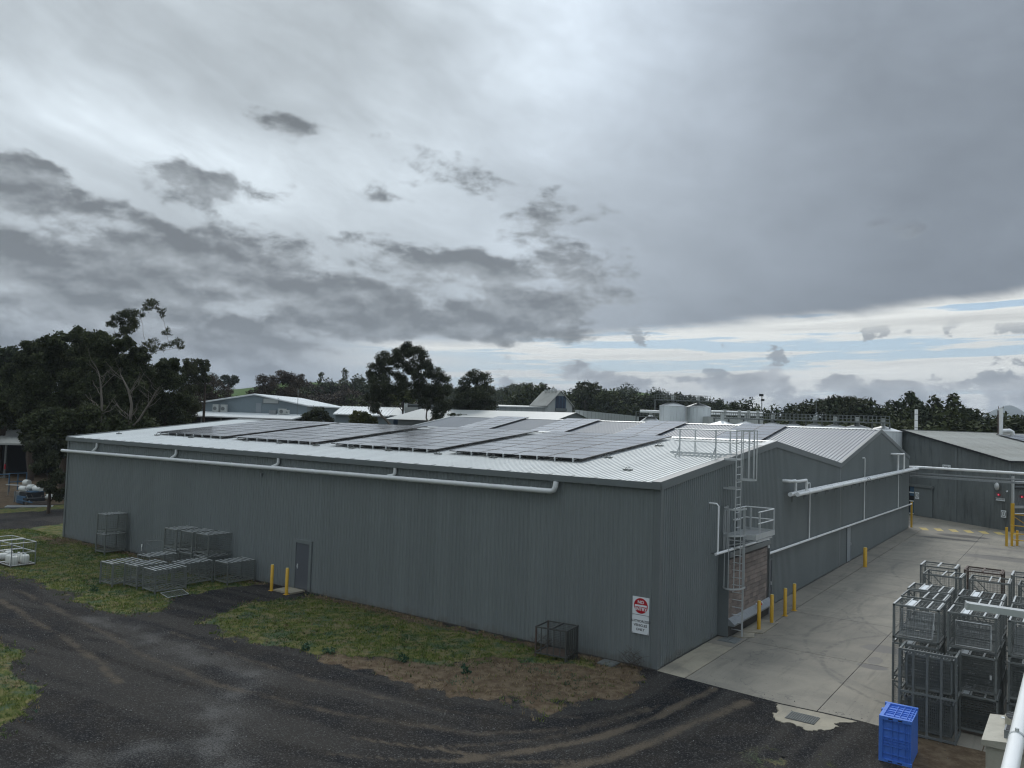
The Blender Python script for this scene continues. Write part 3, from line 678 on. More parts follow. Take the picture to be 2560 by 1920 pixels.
mb.add([(W1+W2/2-.18, 0, z-.02), (W1+W2/2, 0, z+.03), (W1+W2/2+.18, 0, z-.02), (W1+W2/2-.18, L2, z-.02), (W1+W2/2, L2, z+.03), (W1+W2/2+.18, L2, z-.02)], [(0, 1, 4, 3), (1, 2, 5, 4)]); mb.build('ridge_capping', M['capw'], ware)
vs = [(W1, L2+.04, EV), (W1, L2+.04, EV+.22), (W1+W2/2, L2+.04, EV+H2), (W1+W2/2, L2+.04, EV+H2+.10)]
mb = MB(); mb.add(vs+[(x, y-.15, z) for x, y, z in vs], [(0, 1, 3, 2), (1, 5, 7, 3), (4, 6, 7, 5)]); mb.build('barge_capping', M['capw'], ware)
ydoor(ware, 26.6, 27.75, 2.45, M['door_g'])
mb = MB(); mb.box(W1-.07, W1+.07, -.03, -.02, .3, EV-.2); mb.build('joint_flashing', M['trim'], ware)
mb = MB(); mb.box(W1, W1+W2, -.03, 0, .0, yz(W1)+.06); mb.build('plinth', M['concd'], ware)

# ---------------------------------------------------------------- solar arrays
PW, PL = 1.062, 1.725
pm = MB(); pm.box(-PW/2+.022, PW/2-.022, -PL/2+.022, PL/2-.022, .010, .038, 0)
pm.box(-PW/2, PW/2, -PL/2, -PL/2+.02, 0, .04, 1); pm.box(-PW/2, PW/2, PL/2-.02, PL/2, 0, .04, 1); pm.box(-PW/2, -PW/2+.02, -PL/2+.021, PL/2-.021, 0, .04, 1); pm.box(PW/2-.02, PW/2, -PL/2+.021, PL/2-.021, 0, .04, 1)
PME = pm.mesh('solar_panel', [M['solar'], M['black']])
def solar(label, t0, s0, cols, rows, t_base, sl, roofz, grp):
    ang = math.atan(sl); o = site('solar_array', label, 'solar array', t0, s0, roofz(t0)+.16, grp); o.rotation_euler = (0, 0, 0)
    o.matrix_world = Matrix.Translation(S(t0, s0, roofz(t0)+.16)) @ Matrix.Rotation(RZ, 4, 'Z') @ Matrix.Rotation(-ang, 4, 'Y')
    for i in range(cols):
        for j in range(rows): put('solar_panel', PME, o, ((j+.5)*1.105, (i+.5)*1.765, 0.), None).rotation_euler = (random.uniform(-.002, .002), random.uniform(-.003, .003), 0)
    Lx = rows*1.105; rm = MB(); rm.box(-.05, Lx+.05, -.02, .02, -.045, -.004); rme = rm.mesh('mounting_rail', M['alu'])
    k = cols*2
    for i in range(k): put('mounting_rail', rme, o, (0, (i+.5)*cols*1.765/k, 0))
    cm = MB(); cm.box(-.035, 0, -.03, .03, -.12, .045); cme = cm.mesh('end_clamp', M['alu'])
    for i in range(k): put('end_clamp', cme, o, (0, (i+.5)*cols*1.765/k, 0))
    fm = MB()
    for i in range(k):
        for j in range(rows): fm.box(j*1.105+.5, j*1.105+.56, (i+.5)*cols*1.765/k-.02, (i+.5)*cols*1.765/k+.02, -.15, -.045)
    fm.build('mounting_feet', M['alu'], o)
r1z = lambda t: EV+H1/(W1/2)*t
r2z = lambda t: EV+H2/(W2/2)*(t-W1)
for lb, s0 in (('four-column solar array on the pale roof, nearest the roof guardrail', 4.87), ('solar array on the pale roof, second from the guardrail', 12.8), ('solar array on the pale roof, third from the guardrail', 20.95), ('solar array on the pale roof, farthest left toward the dark trees', 28.75)):
    solar(lb, 3.0, s0, 4, 8, 0, H1/(W1/2), r1z, 'solar arrays on the pale roof')
for lb, s0 in (('narrow solar array on the grey roof behind the ladder cage, nearest the yard', 6.5), ('narrow solar array on the grey roof below the right silver tank', 14.55), ('narrow solar array on the grey roof, second from its far left end', 22.6), ('narrow solar array on the grey roof, at its far left end', 30.3)):
    solar(lb, 27.95, s0, 2, 8, 0, H2/(W2/2), r2z, 'solar arrays on the grey roof')
# roof anchors
an = site('roof_anchor', 'small paired cable anchor on the pale roof near the front corner', 'anchor', 1.99, 2.28, r1z(1.99)+.03, 'cable anchors on the pale roof')
mb = MB(); mb.box(-.10, .10, -.16, -.02, 0, .05); mb.build('block', M['galv_d'], an); mb = MB(); mb.box(-.10, .10, .06, .18, 0, .05); mb.build('block', M['galv_d'], an)
mb = MB(); mb.tube([(0, -.1, .05), (0, -.05, .12), (0, .06, .12), (0, .12, .05)], .012, 5); mb.build('loop', M['galv_d'], an)
for t, s, lb in ((4.81, 4.6, 'small cable anchor on the pale roof just right of the nearest solar array'), (9.2, 4.3, 'small cable anchor high on the pale roof behind the guardrail'), (2.87, 9.2, 'cable anchor below the nearest solar array, under its left half'), (2.8, 12.3, 'cable anchor below the gap right of the second array'),
         (2.9, 15.5, 'cable anchor below the right half of the second array'), (2.9, 18.0, 'cable anchor below the left half of the second array'), (2.85, 20.6, 'cable anchor below the gap between second and third arrays'), (2.9, 23.6, 'cable anchor below the right half of the third array'),
         (2.9, 26.5, 'cable anchor below the left half of the third array'), (2.8, 31.6, 'cable anchor below the farthest left array, near its middle'), (2.8, 35.2, 'cable anchor below the left end of the farthest array'), (2.4, 38.9, 'cable anchor near the far left corner of the pale roof')):
    dup(an, S(t-.12, s, r1z(t)+.03), label=lb)

# ---------------------------------------------------------------- stormwater pipe on the long wall
fp = site('stormwater_pipe', 'thick white stormwater pipe running under the gutter of the long wall', 'pipe')
pz = lambda s: 5.44+(40.9-s)/(40.9-4.2)*.27
mb = MB(); mb.tube([(-.22, 41.0, pz(41)), (-.22, 4.3, pz(4.3)), (-.22, 4.17, pz(4.2)+.05), (-.22, 4.12, pz(4.1)+.18), (-.17, 4.12, 6.06)], .10, 14); mb.build('pipe', M['pvc'], fp)
cm = MB(); cm.tube([(-.22, -.04, 0), (-.22, .04, 0)], .108, 14); cme = cm.mesh('coupling', M['pvc'])
s = 5.2
while s < 40.5: put('coupling', cme, fp, (0, s, pz(s))); s += 1.22
bm = MB(); bm.box(-.25, -.0, -.015, .015, .09, .12); bm.box(-.20, -.19, -.015, .015, .10, .17); bme = bm.mesh('bracket', M['galv_d'])
s = 4.9
while s < 40.5: put('bracket', bme, fp, (0, s, pz(s))); s += 1.1
for s in (36.97, 28.61, 20.0, 12.29):
    mb = MB(); mb.tube([(-.12, s, 6.08), (-.12, s, 5.86), (-.15, s+.06, 5.76), (-.22, s+.34, pz(s)+.05)], .075, 12); mb.build('dropper', M['pvc'], fp)
lg = site('wall_light', 'tiny grey sensor box on the long wall below the white pipe', 'sensor', -.05, 21.3, 5.2); mb = MB(); mb.box(-.08, .05, -.06, .06, -.08, .08); mb.build('housing', M['galv'], lg)

# ---------------------------------------------------------------- text
def text_part(name, body, size, mat, parent, loc, rot, depth=.002, scale=(1, 1), align='CENTER', offset=0.):
    cu = bpy.data.curves.new(name, 'FONT'); cu.body = body; cu.size = size; cu.align_x = align; cu.align_y = 'CENTER'; cu.extrude = depth; cu.offset = offset; cu.resolution_u = 3
    ob = bpy.data.objects.new('tmp', cu); C.objects.link(ob)
    me = bpy.data.meshes.new_from_object(ob); bpy.data.objects.remove(ob)
    me.materials.clear(); me.materials.append(mat)
    o = put(name, me, parent, loc); o.rotation_euler = rot; o.scale = (scale[0], scale[1], 1); return o
RW = Matrix(((0, 0, -1), (-1, 0, 0), (0, 1, 0))).to_euler()     # text on the long wall (faces -t)
RY = (math.pi/2, 0, 0)                                            # text on walls facing -y of the frame
sg = site('no_entry_sign', 'white sign with red NO ENTRY disc above a smaller white plate, on the long wall', 'sign', -.04, .62, 1.75)
mb = MB(); mb.box(-.012, 0, -.315, .315, .015, .615); mb.build('panel', M['white'], sg)
mb = MB(); mb.tube([(-.013, 0, .315), (-.0175, 0, .315)], .262, 40); mb.build('red_disc', M['red'], sg)
mb = MB(); mb.box(-.021, -.0175, -.225, .225, .285, .348); mb.build('white_bar', M['white'], sg)
text_part('lettering', 'NO', .15, M['white'], sg, (-.0185, 0, .435), RW, offset=.004)
text_part('lettering', 'ENTRY', .15, M['white'], sg, (-.0185, 0, .200), RW, offset=.004)
sg2 = site('vehicles_sign', 'white plate reading AUTHORIZED VEHICLES ONLY below the red disc', 'sign', -.04, .62, 1.12)
mb = MB(); mb.box(-.012, 0, -.315, .315, .0, .625); mb.build('panel', M['white'], sg2)
for w, z in (('AUTHORIZED', .42), ('VEHICLES', .28), ('ONLY', .14)): text_part('lettering', w, .118, M['ink'], sg2, (-.013, 0, z), RW, offset=.002)
mb = MB()
for y in (-.285, .285):
    for z in (.03, .595): mb.box(-.016, -.012, y-.01, y+.01, z-.01, z+.01)
mb.build('rivets', M['galv_d'], sg2)

# ---------------------------------------------------------------- block annex
ax = site('block_annex', 'low projecting wall of brown-grey concrete blocks behind the caged ladder', 'wall', 0, 0)
T0, T1, YB, ZT = 5.55, 10.55, -.42, 3.16
mb = MB(); mb.box(T0+.005, T1-.005, YB+.03, -.02, 0, ZT); mb.build('mortar_core', M['concd'], ax)
bw, bh = .39, .19; ci = 0
for wv in (bw, bw/2):
    b0 = MB(); b0.box(.004, wv-.010, YB, YB+.09, .004, bh-.010)
    if wv == bw: BM = b0.mesh('block', M['block'])
    else: BH = b0.mesh('block', M['block'])
zz = .60; ro = 0
ncol = int((T1-T0)/bw+.01)
while zz+bh < ZT+.01:
    off = 0. if ro % 2 == 0 else bw/2
    if off: put('block', BH, ax, (T0, 0, zz))
    for i in range(ncol if not off else ncol-1): put('block', BM, ax, (T0+off+i*bw, random.uniform(-.004, .004), zz))
    if off: put('block', BH, ax, (T0+ncol*bw-bw/2, 0, zz))
    zz += bh; ro += 1
b0 = MB(); b0.box(.005, .385, YB, YB+.3, .0, .184); b0.mesh('x', M['block'])
mb = MB(); mb.box(T0, T1, YB-.0, YB+.05, .05, .595); mb.build('stained_base', M['concd'], ax)
mb = MB(); mb.box(T0-.03, T1+.03, YB-.05, 0, ZT, ZT+.20); mb.box(T0-.02, T0+.0, YB-.01, 0, .1, ZT); mb.box(T1, T1+.05, YB-.01, 0, .1, ZT); mb.build('cap_flashing', M['trim'], ax)
mb = MB(); mb.add([(T0, YB, .80), (T1, YB, .84), (T1, YB-.26, .62), (T0, YB-.26, .58), (T0, YB-.26, .52), (T1, YB-.26, .56), (T0, YB, .5), (T1, YB, .54)], [(0, 1, 2, 3)[::-1], (3, 2, 5, 4)[::-1], (4, 5, 7, 6)[::-1], (0, 3, 4, 6)[::-1], (1, 7, 5, 2)[::-1]]); mb.build('splash_flashing', M['galv'], ax)
mb = MB(); mb.prism([(6.6, -.5), (9.3, -.5), (9.25, -1.28), (7.05, -1.32)], .0, .12); mb.build('footing_pad', M['concp'], ax)
mb = MB(); mb.prism([(5.85, -.5), (6.6, -.5), (6.95, -1.0), (6.3, -1.22), (5.9, -.95)], 0, .09); mb.build('footing_pad', M['concp'], ax)
rg = site('hose_valve', 'small red and white hose valve low on the block wall between two bollards', 'valve', 8.75, -.55, .75)
mb = MB(); mb.tube([(0, 0, .12), (.03, -.09, .17), (0, -.16, .12), (-.03, -.09, .05), (0, 0, .12)], .025, 6); mb.build('handwheel', M['red'], rg)
mb = MB(); mb.tube([(0, .1, .1), (0, -.09, .1)], .03, 8); mb.tube([(0.1, -.05, .12), (.1, -.05, -.65)], .025, 8); mb.build('stem', M['pvc'], rg)
mb = MB(); mb.tube([(.16, 0, .18), (.16, -.1, .2), (.18, -.14, .1), (.16, -.08, .02), (.16, 0, .1)], .02, 6); mb.build('handwheel', M['white'], rg)

# bollards
def bollard(label, t, s, z, h, r=.075):
    o = site('bollard', label, 'bollard', t, s, z, 'yellow steel bollards'); mb = MB(); mb.tube([(0, 0, 0), (0, 0, h-.02), (0, 0, h)], [r, r, r*.6], 16); mb.build('post', M['yellow'], o)
    mb = MB(); mb.cyl(0, 0, h-.004, h+.006, r*.8, 14); mb.build('cap', M['ycap'], o)
    mb = MB(); mb.box(-.11, .11, -.11, .11, 0, .012); mb.build('base_plate', M['yellow'], o); return o
M['ycap'] = pmat('pale_yellow_cap', (.75, .62, .25), .4)
for lb, t, s, h in (('yellow bollard left of the grey side door, standing in gravel', -.95, 19.05, 1.2), ('yellow bollard at the near corner of the concrete door step', -1.02, 17.9, 1.2),
                    ('yellow bollard on the pale pad in front of the block wall', 7.5, -1.0, 1.2), ('yellow bollard at the right end of the block wall beside the hose valve', 9.0, -1.05, 1.2),
                    ('yellow bollard on the apron right of the block wall, in front of the narrow door', 10.7, -1.1, 1.2), ('last of the four close yellow bollards, farthest from the ladder', 12.0, -1.12, 1.2),
                    ('lone stout yellow bollard farther down the yard beside the pale door', 26.15, -1.2, 1.15)):
    bollard(lb, t, s, yz(t), h, .075 if h == 1.2 else .11)

# ---------------------------------------------------------------- ladder, platform, guardrail
ld = site('access_ladder', 'tall caged aluminium ladder with landing platform climbing to the shed roof', 'ladder')
mt = M['alu']
def stile(a, b_, w=.065, h=.03, nm='stile'): mb = MB(); mb.bar(a, b_, w, h, (1, 0, 0)); mb.build(nm, mt, ld)
TL, SA, SB, ZP = 5.95, -.17, -.84, 4.0
for s in (SA, SB): stile((TL, s, .05), (TL, s, 5.15))
rm = MB(); rm.tube([(0, SA, 0), (0, SB, 0)], .018, 6); rme = rm.mesh('rung', mt)
for i in range(13): put('rung', rme, ld, (TL, 0, .32+i*.29))
def hoop(c, rr, a0, a1, plane, z, w=.06, nm='hoop', squash=1.):
    mb = MB(); n = 14; P = []
    for i in range(n+1):
        a = a0+(a1-a0)*i/n; P.append(Vector((c[0]+math.cos(a)*rr*(squash if plane == 't' else 1), c[1]+math.sin(a)*rr*(squash if plane == 's' else 1), z)))
    for p, q in zip(P[:-1], P[1:]): mb.bar(p, q, .012, w)
    mb.build(nm, mt, ld); return P
cmid = (SA+SB)/2
for z in (2.0, 4.05, 5.08): P = hoop((TL-.02, cmid), .40, rad(78), rad(282), 't', z, .07, squash=1.75)
for k in (1, 3, 5, 7, 9, 11, 13): stile(P[k]+Vector((0, 0, 1.98-5.08)), P[k]+Vector((0, 0, .03)), .035, .008, 'cage_strap')
# upper ladder, parallel with the wall
TA, TB, SU = 5.85, 6.42, -.52
for t in (TA, TB):
    mb = MB(); mb.bar((t, SU, ZP), (t, SU, 8.2), .03, .065, (1, 0, 0)); mb.build('stile', mt, ld)
rm = MB(); rm.tube([(TA, 0, 0), (TB, 0, 0)], .018, 6); rme = rm.mesh('rung', mt)
for i in range(10): put('rung', rme, ld, (0, SU, ZP+.3+i*.30))
cx_ = (TA+TB)/2
for z in (6.22, 7.2, 8.18):
    mb = MB(); n = 12; P = [Vector((TA, SU, z))]+[Vector((cx_-math.cos(math.pi*i/n)*.38, SU-.30-math.sin(math.pi*i/n)*.42, z)) for i in range(n+1)]+[Vector((TB, SU, z))]
    if z != 7.2: 
        for p, q in zip(P[:-1], P[1:]): mb.bar(p, q, .012, .06 if z < 8 else .03)
        mb.build('hoop', mt, ld)
for k in range(1, 14, 2): stile(Vector((P[k].x, P[k].y, 6.2)), Vector((P[k].x, P[k].y, 8.19)), .035, .008, 'cage_strap')
for z in (5.85, 7.0):
    mb = MB(); mb.box(TA-.03, TA+.02, SU, -.02, z-.04, z+.04); mb.box(TB-.02, TB+.03, SU, -.02, z-.04, z+.04); mb.build('wall_bracket', mt, ld)
# platform
mb = MB(); P0, P1, Q0, Q1 = 6.0, 8.35, -1.28, -.06
for i in range(24): s = Q0+.03+i*.049; mb.box(P0, P1, s, s+.012, ZP-.035, ZP)
for i in range(7): t = P0+.1+i*.36; mb.box(t, t+.012, Q0+.02, Q1, ZP-.028, ZP-.003)
mb.build('grating', mt, ld)
mb = MB(); mb.box(P0, P1, Q0-.03, Q0, ZP-.12, ZP+.09); mb.box(P1, P1+.03, Q0-.03, Q1, ZP-.12, ZP+.09); mb.box(P0, P1, Q1, Q1+.03, ZP-.12, ZP); mb.box(P0-.0, P0+.03, Q0, SB-.03, ZP-.12, ZP+.09)
mb.bar((P0+.2, Q0, ZP-.18), (P1-.3, Q0, ZP-.18), .05, .06); mb.bar((P0+.3, -.02, ZP-.5), (P0+.3, Q0, ZP-.15), .05); mb.bar((P1-.4, -.02, ZP-.5), (P1-.4, Q0, ZP-.15), .05); mb.build('platform_frame', mt, ld)
for t, s in ((P0+.5, Q0), (P1-.05, Q0), (P1-.05, Q1-.25), ((P0+P1)/2+.2, Q1-.05)):
    mb = MB(); mb.box(t-.03, t+.03, s-.03, s+.03, ZP-.05, ZP+.92); mb.build('rail_post', mt, ld)
for z in (ZP+.95, ZP+.5):
    mb = MB(); mb.tube([(P0+.35, Q0, z), (P1-.03, Q0, z), (P1+.02, Q0+.05, z), (P1+.02, Q1, z)], .024, 8); mb.tube([(P0+.9, Q1-.02, z), (P1+.02, Q1-.02, z)], .024, 8); mb.build('handrail', M['pvc2'], ld)
# roof guardrail
gd = site('roof_guardrail', 'aluminium guardrail on the edge of the pale roof at the top of the ladder', 'guardrail')
for t in (6.2, 7.85):
    for s in (2.05, .48):
        z = r1z(t)+.03; mb = MB(); mb.bar((t, s, z), (t, s, 8.12), .05, .05); mb.build('rail_post', mt, gd)
        mb = MB(); dt = -.30 if t < 7 else .30; mb.bar((t+dt, s+.06, z-.02), (t, s, z+.48), .09, .012, (0, 1, 0)); mb.build('brace', mt, gd)
    for z in (8.14, 7.66):
        mb = MB(); mb.tube([(t, 2.28 if t < 7 else 2.2, z), (t, -.50, z)], .026, 8); mb.build('top_rail' if z > 8 else 'mid_rail', mt, gd)
mb = MB(); mb.bar((7.2, 2.9, 7.13), (7.2, -.1, 7.13), .06, .08); mb.build('walkway_beam', mt, gd)
mb = MB(); mb.bar((6.5, 2.4, 7.05), (6.5, -.1, 7.05), .04, .05); mb.build('walkway_beam', mt, gd)

# ---------------------------------------------------------------- pipes on the yard wall
def pipe(name, label, pts, r, cat='pipe', mat=None, seg=10, parent=None):
    mb = MB(); mb.tube(pts, r, seg); o = mb.build(name, mat or M['pvc2'], parent, None if parent else S(0, 0), None if parent else RZ)
    return o if parent else tag(o, label, cat)
up = site('overhead_pipes', 'pair of thick white pipes on brackets running along the yard wall', 'pipe')
uz = lambda t: 5.18+(t-15.5)*.0052
for y in (-.62, -.36):
    mb = MB(); a = 14.0 if y < -.5 else 13.7; mb.tube([(a, y, uz(a)), (48.6, y, uz(48.6))], .105, 12); mb.build('pipe', M['pvc2'], up)
cm = MB()
for y in (-.62, -.36): cm.tube([(-.03, y, 0), (.03, y, 0)], .115, 12)
cme = cm.mesh('coupling', M['pvc'])
for t in np.arange(15.8, 48, 2.3): put('coupling', cme, up, (t, 0, uz(t)))
for t in (29.0, 29.6): mb = MB(); mb.tube([(t, -.62, uz(t)), (t+.08, -.62, uz(t))], .125, 12); mb.build('strap', M['black'], up)
bm = MB(); bm.box(-.03, .03, -.75, 0, -.17, -.11); bm.box(-.03, .03, -.06, 0, -.5, -.17); bme = bm.mesh('bracket', M['trim'])
for t in np.arange(15.2, 48, 2.1): put('bracket', bme, up, (t, 0, uz(t)))
for t0, hz in ((14.6, .62), (41.2, 1.35)):
    for k, dt in ((0, 0), (1, .95)):
        y = -.36 if k == 0 else -.62; z = uz(t0)
        mb = MB(); mb.tube([(t0+dt-.9*(k == 0)-1.6*(k == 1), 0, z+hz), (t0+dt-.9*(k == 0)-1.6*(k == 1), y*.6, z+hz), (t0+dt-.9*(k == 0)-1.5*(k == 1), y, z+hz), (t0+dt-.08, y, z+hz), (t0+dt, y, z+hz-.08), (t0+dt, y, z)], .07, 10); mb.build('riser', M['pvc2'], up)
lp = site('drain_pipe', 'long thin white drain pipe sloping along the yard wall at door height', 'pipe')
lz = lambda t: 2.62-(t-11)*.0062
mb = MB(); mb.tube([(10.75, -.14, lz(10.75)), (48.9, -.14, lz(48.9))], .058, 10); mb.build('pipe', M['pvc2'], lp)
cme = MB().tube([(-.03, -.14, 0), (.03, -.14, 0)], .066, 10).mesh('coupling', M['pvc'])
for t in np.arange(13, 48, 3.1): put('coupling', cme, lp, (t, 0, lz(t)))
for t, zt in ((18.05, 5.5), (31.0, 6.55), (42.9, 6.6)):
    mb = MB(); mb.tube([(t-.3, -.02, zt), (t-.06, -.12, zt), (t, -.12, zt-.06), (t, -.12, lz(t))], .034, 8); mb.build('downpipe', M['pvc2'], lp)
ap = site('annex_pipe', 'white pipe above the block wall with a thin vertical riser left of the ladder', 'pipe')
mb = MB(); mb.tube([(4.15, -.40, 3.46), (10.3, -.40, 3.42), (10.42, -.40, 3.38), (10.44, -.40, 3.0)], .055, 10); mb.build('pipe', M['pvc2'], ap)
mb = MB(); mb.tube([(4.35, -.02, 5.34), (4.35, -.32, 5.34), (4.35, -.40, 5.26), (4.35, -.40, 3.46)], .035, 8); mb.build('riser', M['pvc2'], ap)
for t in (4.7, 6.4, 8.2, 9.8):
    mb = MB(); mb.box(t-.02, t+.02, -.4, -.02, 3.36, 3.40); mb.build('bracket', M['galv_d'], ap)
# ================================================================ WH building
WHR = math.atan2(.27, .963)
wh = thing('old_warehouse', 'weathered dark ribbed-metal warehouse with streaked wall and lichened grey roof', 'warehouse', (41.14, 66.4, 0), WHR)
WE, WRZ, WU, WL = 6.27, 8.52, 11.8, 34.0
def wz(u): return WE+(WRZ-WE)*(1-abs(u-WU)/WU)
n = 31; w = 2*WU/n
for i in range(n): vsheet(-(i+1)*w, w, 5, .47, lambda u: wz(-u)-.1, (0, -1, 0), (-1, 0, 0), M['cladw'], wh, d=.014)
for i in range(16): vsheet(i*.9, .9, 5, .47, lambda u: WE-.05, (1, 0, 0), (0, -1, 0), M['cladw'], wh, d=.014)
mb = MB(); mb.box(.03, 30, .03, .05, 0, WE); mb.box(.03, .05, .03, 2*WU, 0, WE); mb.build('wall_frame', M['cladw'], wh)
for a, b_, dn in ((0, WU, 1), (WU, 2*WU, 0)):
    nn = 40
    mb = MB(); w_ = WL/nn; pr = rib_profile(w_, 4, .02); vs = []
    for u, q in pr:
        for y in ((a-.25, b_) if dn else (a, b_+.25)): vs.append((u-.25, y, (wz(y) if 0 <= y <= 2*WU else WE-.05)+q+.03))
    mb.add(vs, [(2*i, 2*i+2, 2*i+3, 2*i+1) for i in range(len(pr)-1)]); me = mb.mesh('roof_sheet', M['oldroof'])
    for i in range(nn): put('roof_sheet', me, wh, (i*w_, 0, 0))
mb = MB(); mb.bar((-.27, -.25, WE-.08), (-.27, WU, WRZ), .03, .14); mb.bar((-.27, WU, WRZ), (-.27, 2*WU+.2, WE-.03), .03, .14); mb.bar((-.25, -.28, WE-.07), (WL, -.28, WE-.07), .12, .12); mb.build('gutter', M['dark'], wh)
mb = MB(); mb.bar((-.2, WU, WRZ+.06), (WL, WU, WRZ+.06), .35, .03); mb.build('ridge_capping', M['oldroof'], wh)
mb = MB(); mb.box(-.05, -.02, 5.35, 5.55, .5, WE+.9); mb.box(-.05, .1, -.05, .0, .5, WE-.1); mb.build('corner_flashing', M['trim'], wh)
d = MB(); 
for i in range(9): d.box(-.12-.012*(i % 2), -.05, 8.06+i*.247, 8.06+(i+1)*.247, .58, 3.22)
dd = d.build('sliding_door', M['trim'], wh); mb = MB(); mb.box(-.26, -.05, 7.9, 11.6, 3.24, 3.46); mb.build('door_track', M['galv_d'], wh)
mb = MB(); mb.box(-.03, -.022, 10.3, 11.9, .5, 3.2); mb.build('door_opening_shade', M['dark'], wh)  # dark sheet over the cladding, painting the shade of the open doorway
mb = MB(); mb.box(-.11, -.05, 10.32, 10.8, .6, 1.75); mb.box(-.11, -.05, 10.32, 10.8, 2.35, 3.2); mb.build('blue_strip_curtain', M['blue_d'], wh)
for z in (.62, 1.8, 2.6): mb = MB(); mb.box(-.14, -.05, 10.3, 10.85, z, z+.10); mb.build('rail', M['white'], wh)
def wsign(label, u0, u1, z0, z1, items, frame=False):
    o = thing('wall_sign', label, 'sign', wh.matrix_world @ Vector((0, 0, 0)) if 0 else (Vector((41.14, 66.4, 0))+Vector((math.cos(WHR), math.sin(WHR), 0))*-.16+Vector((-math.sin(WHR), math.cos(WHR), 0))*((u0+u1)/2)+Vector((0, 0, (z0+z1)/2))), WHR)
    mb = MB(); mb.box(0, .02, -(u1-u0)/2, (u1-u0)/2, -(z1-z0)/2, (z1-z0)/2); mb.build('panel', M['white'], o)
    for body, sz, dy, dz in items: text_part('lettering', body, sz, M['ink'], o, (-.004, dy, dz), RW, .002, offset=.012*sz)
    return o
wsign('white sign with black letters WH high on the weathered warehouse wall', 5.95, 6.85, 5.08, 5.52, [('WH', .40, 0, 0)])
o = wsign('white sign with a circled 3 on the sliding warehouse door', 9.62, 10.10, 2.12, 2.74, [('3', .34, 0, 0)])
mb = MB(); P = [(-.004, .2*math.cos(a), .22*math.sin(a)) for a in [2*math.pi*i/24 for i in range(25)]]; mb.tube(P, .016, 5, False); mb.build('ring', M['ink'], o)
o = wsign('white sign with a circled 5 low on the warehouse wall near its right corner', .16, .66, 1.55, 2.15, [('5', .30, 0, 0)])
mb = MB(); mb.tube(P, .016, 5, False); mb.build('ring', M['ink'], o)
o = wsign('narrow white-framed name plate reading PRODUCTION under the left red lamp', .30, 1.15, 2.90, 3.12, [('PRODUCTION', .13, 0, 0)])
mb = MB(); mb.box(-.02, 0, -.44, .44, .09, .12); mb.box(-.02, 0, -.44, .44, -.12, -.09); mb.build('frame', M['alu'], o)
def wloc(x, u, z): return Vector((41.14, 66.4, 0))+Vector((math.cos(WHR), math.sin(WHR), 0))*x+Vector((-math.sin(WHR), math.cos(WHR), 0))*u+Vector((0, 0, z))
o = thing('safety_mirror', 'round convex safety mirror on the warehouse wall above the red lamp', 'mirror', wloc(-.12, 1.05, 4.05), WHR-.3)
mb = MB(); mb.tube([(-.16, 0, 0), (-.10, 0, 0), (-.04, 0, 0)], [.12, .28, .33], 20); mb.build('mirror_face', M['alu'], o); mb = MB(); mb.tube([(0, 0, 0), (.12, 0, -.05)], .03, 6); mb.build('arm', M['galv_d'], o)
ml, nt, b = new_mat('red_lamp_lens'); b.inputs['Base Color'].default_value = (.5, .02, .04, 1); b.inputs['Emission Color'].default_value = (1, .12, .2, 1); b.inputs['Emission Strength'].default_value = .8; M['lamp'] = ml
for lb, P_ in (('small red lamp with dark hood left of the warehouse corner', wloc(-.12, .95, 3.38)), ('small red lamp with dark hood right of the warehouse corner', wloc(1.15, -.12, 3.32))):
    o = thing('warning_lamp', lb, 'lamp', P_, WHR, 'red warning lamps')
    mb = MB(); mb.box(-.10, .10, -.10, .10, .04, .10); mb.box(.06, .12, -.10, .10, -.10, .1); mb.build('hood', M['red'], o); mb = MB(); mb.tube([(-.06, -.06, -.05), (-.06, -.06, .03)], .055, 10); mb.build('lens', ml, o)
o = thing('security_camera', 'small white camera on the warehouse corner beside the mirror', 'camera', wloc(-.1, .1, 3.75), WHR)
mb = MB(); mb.tube([(0, 0, 0), (-.25, -.1, -.05)], .06, 8); mb.build('housing', M['white'], o); mb = MB(); mb.tube([(-.25, -.1, -.05), (-.27, -.108, -.054)], .05, 8); mb.build('lens', M['black'], o)
fr = thing('conduit_frame', 'pale rectangular pipe loop with dark pipes on the warehouse end wall', 'pipe frame', wloc(0, 0, 0), WHR)
for nm, a, b_, w_ in (('downpipe', (.18, -.14, 5.0), (.18, -.14, 2.45), .17), ('rail', (.2, -.14, 2.55), (5, -.14, 2.55), .07), ('rail', (.2, -.14, 2.42), (5, -.14, 2.42), .07)):
    mb = MB(); mb.bar(a, b_, w_, w_); mb.build(nm, M['alu'], fr)
for z, m_, r in ((4.55, M['pvc2'], .045), (4.35, M['black'], .05), (4.12, M['galv'], .05), (4.0, M['black'], .05), (1.95, M['pvc2'], .04)):
    mb = MB(); mb.tube([(.45, -.14, z), (5, -.14, z-.02)], r, 8); mb.build('pipe', m_, fr)
o = thing('solar_array', 'dark solar array on the lichened warehouse roof at the right edge', 'solar array', wloc(0, 0, 0), WHR)
sl = math.atan((WRZ-WE)/WU); zoff = WE+.16
for i in range(12):
    for j in range(5):
        y = 5.4+j*1.12; x = 10.5+i*1.78+(2.6 if j < 2 else 0)
        p = put('solar_panel', PME, o, (x, y, wz(y)+.14)); p.rotation_euler = (sl, 0, 0); p.rotation_euler = (Matrix.Rotation(sl, 4, 'X') @ Matrix.Rotation(math.pi/2, 4, 'Z')).to_euler()
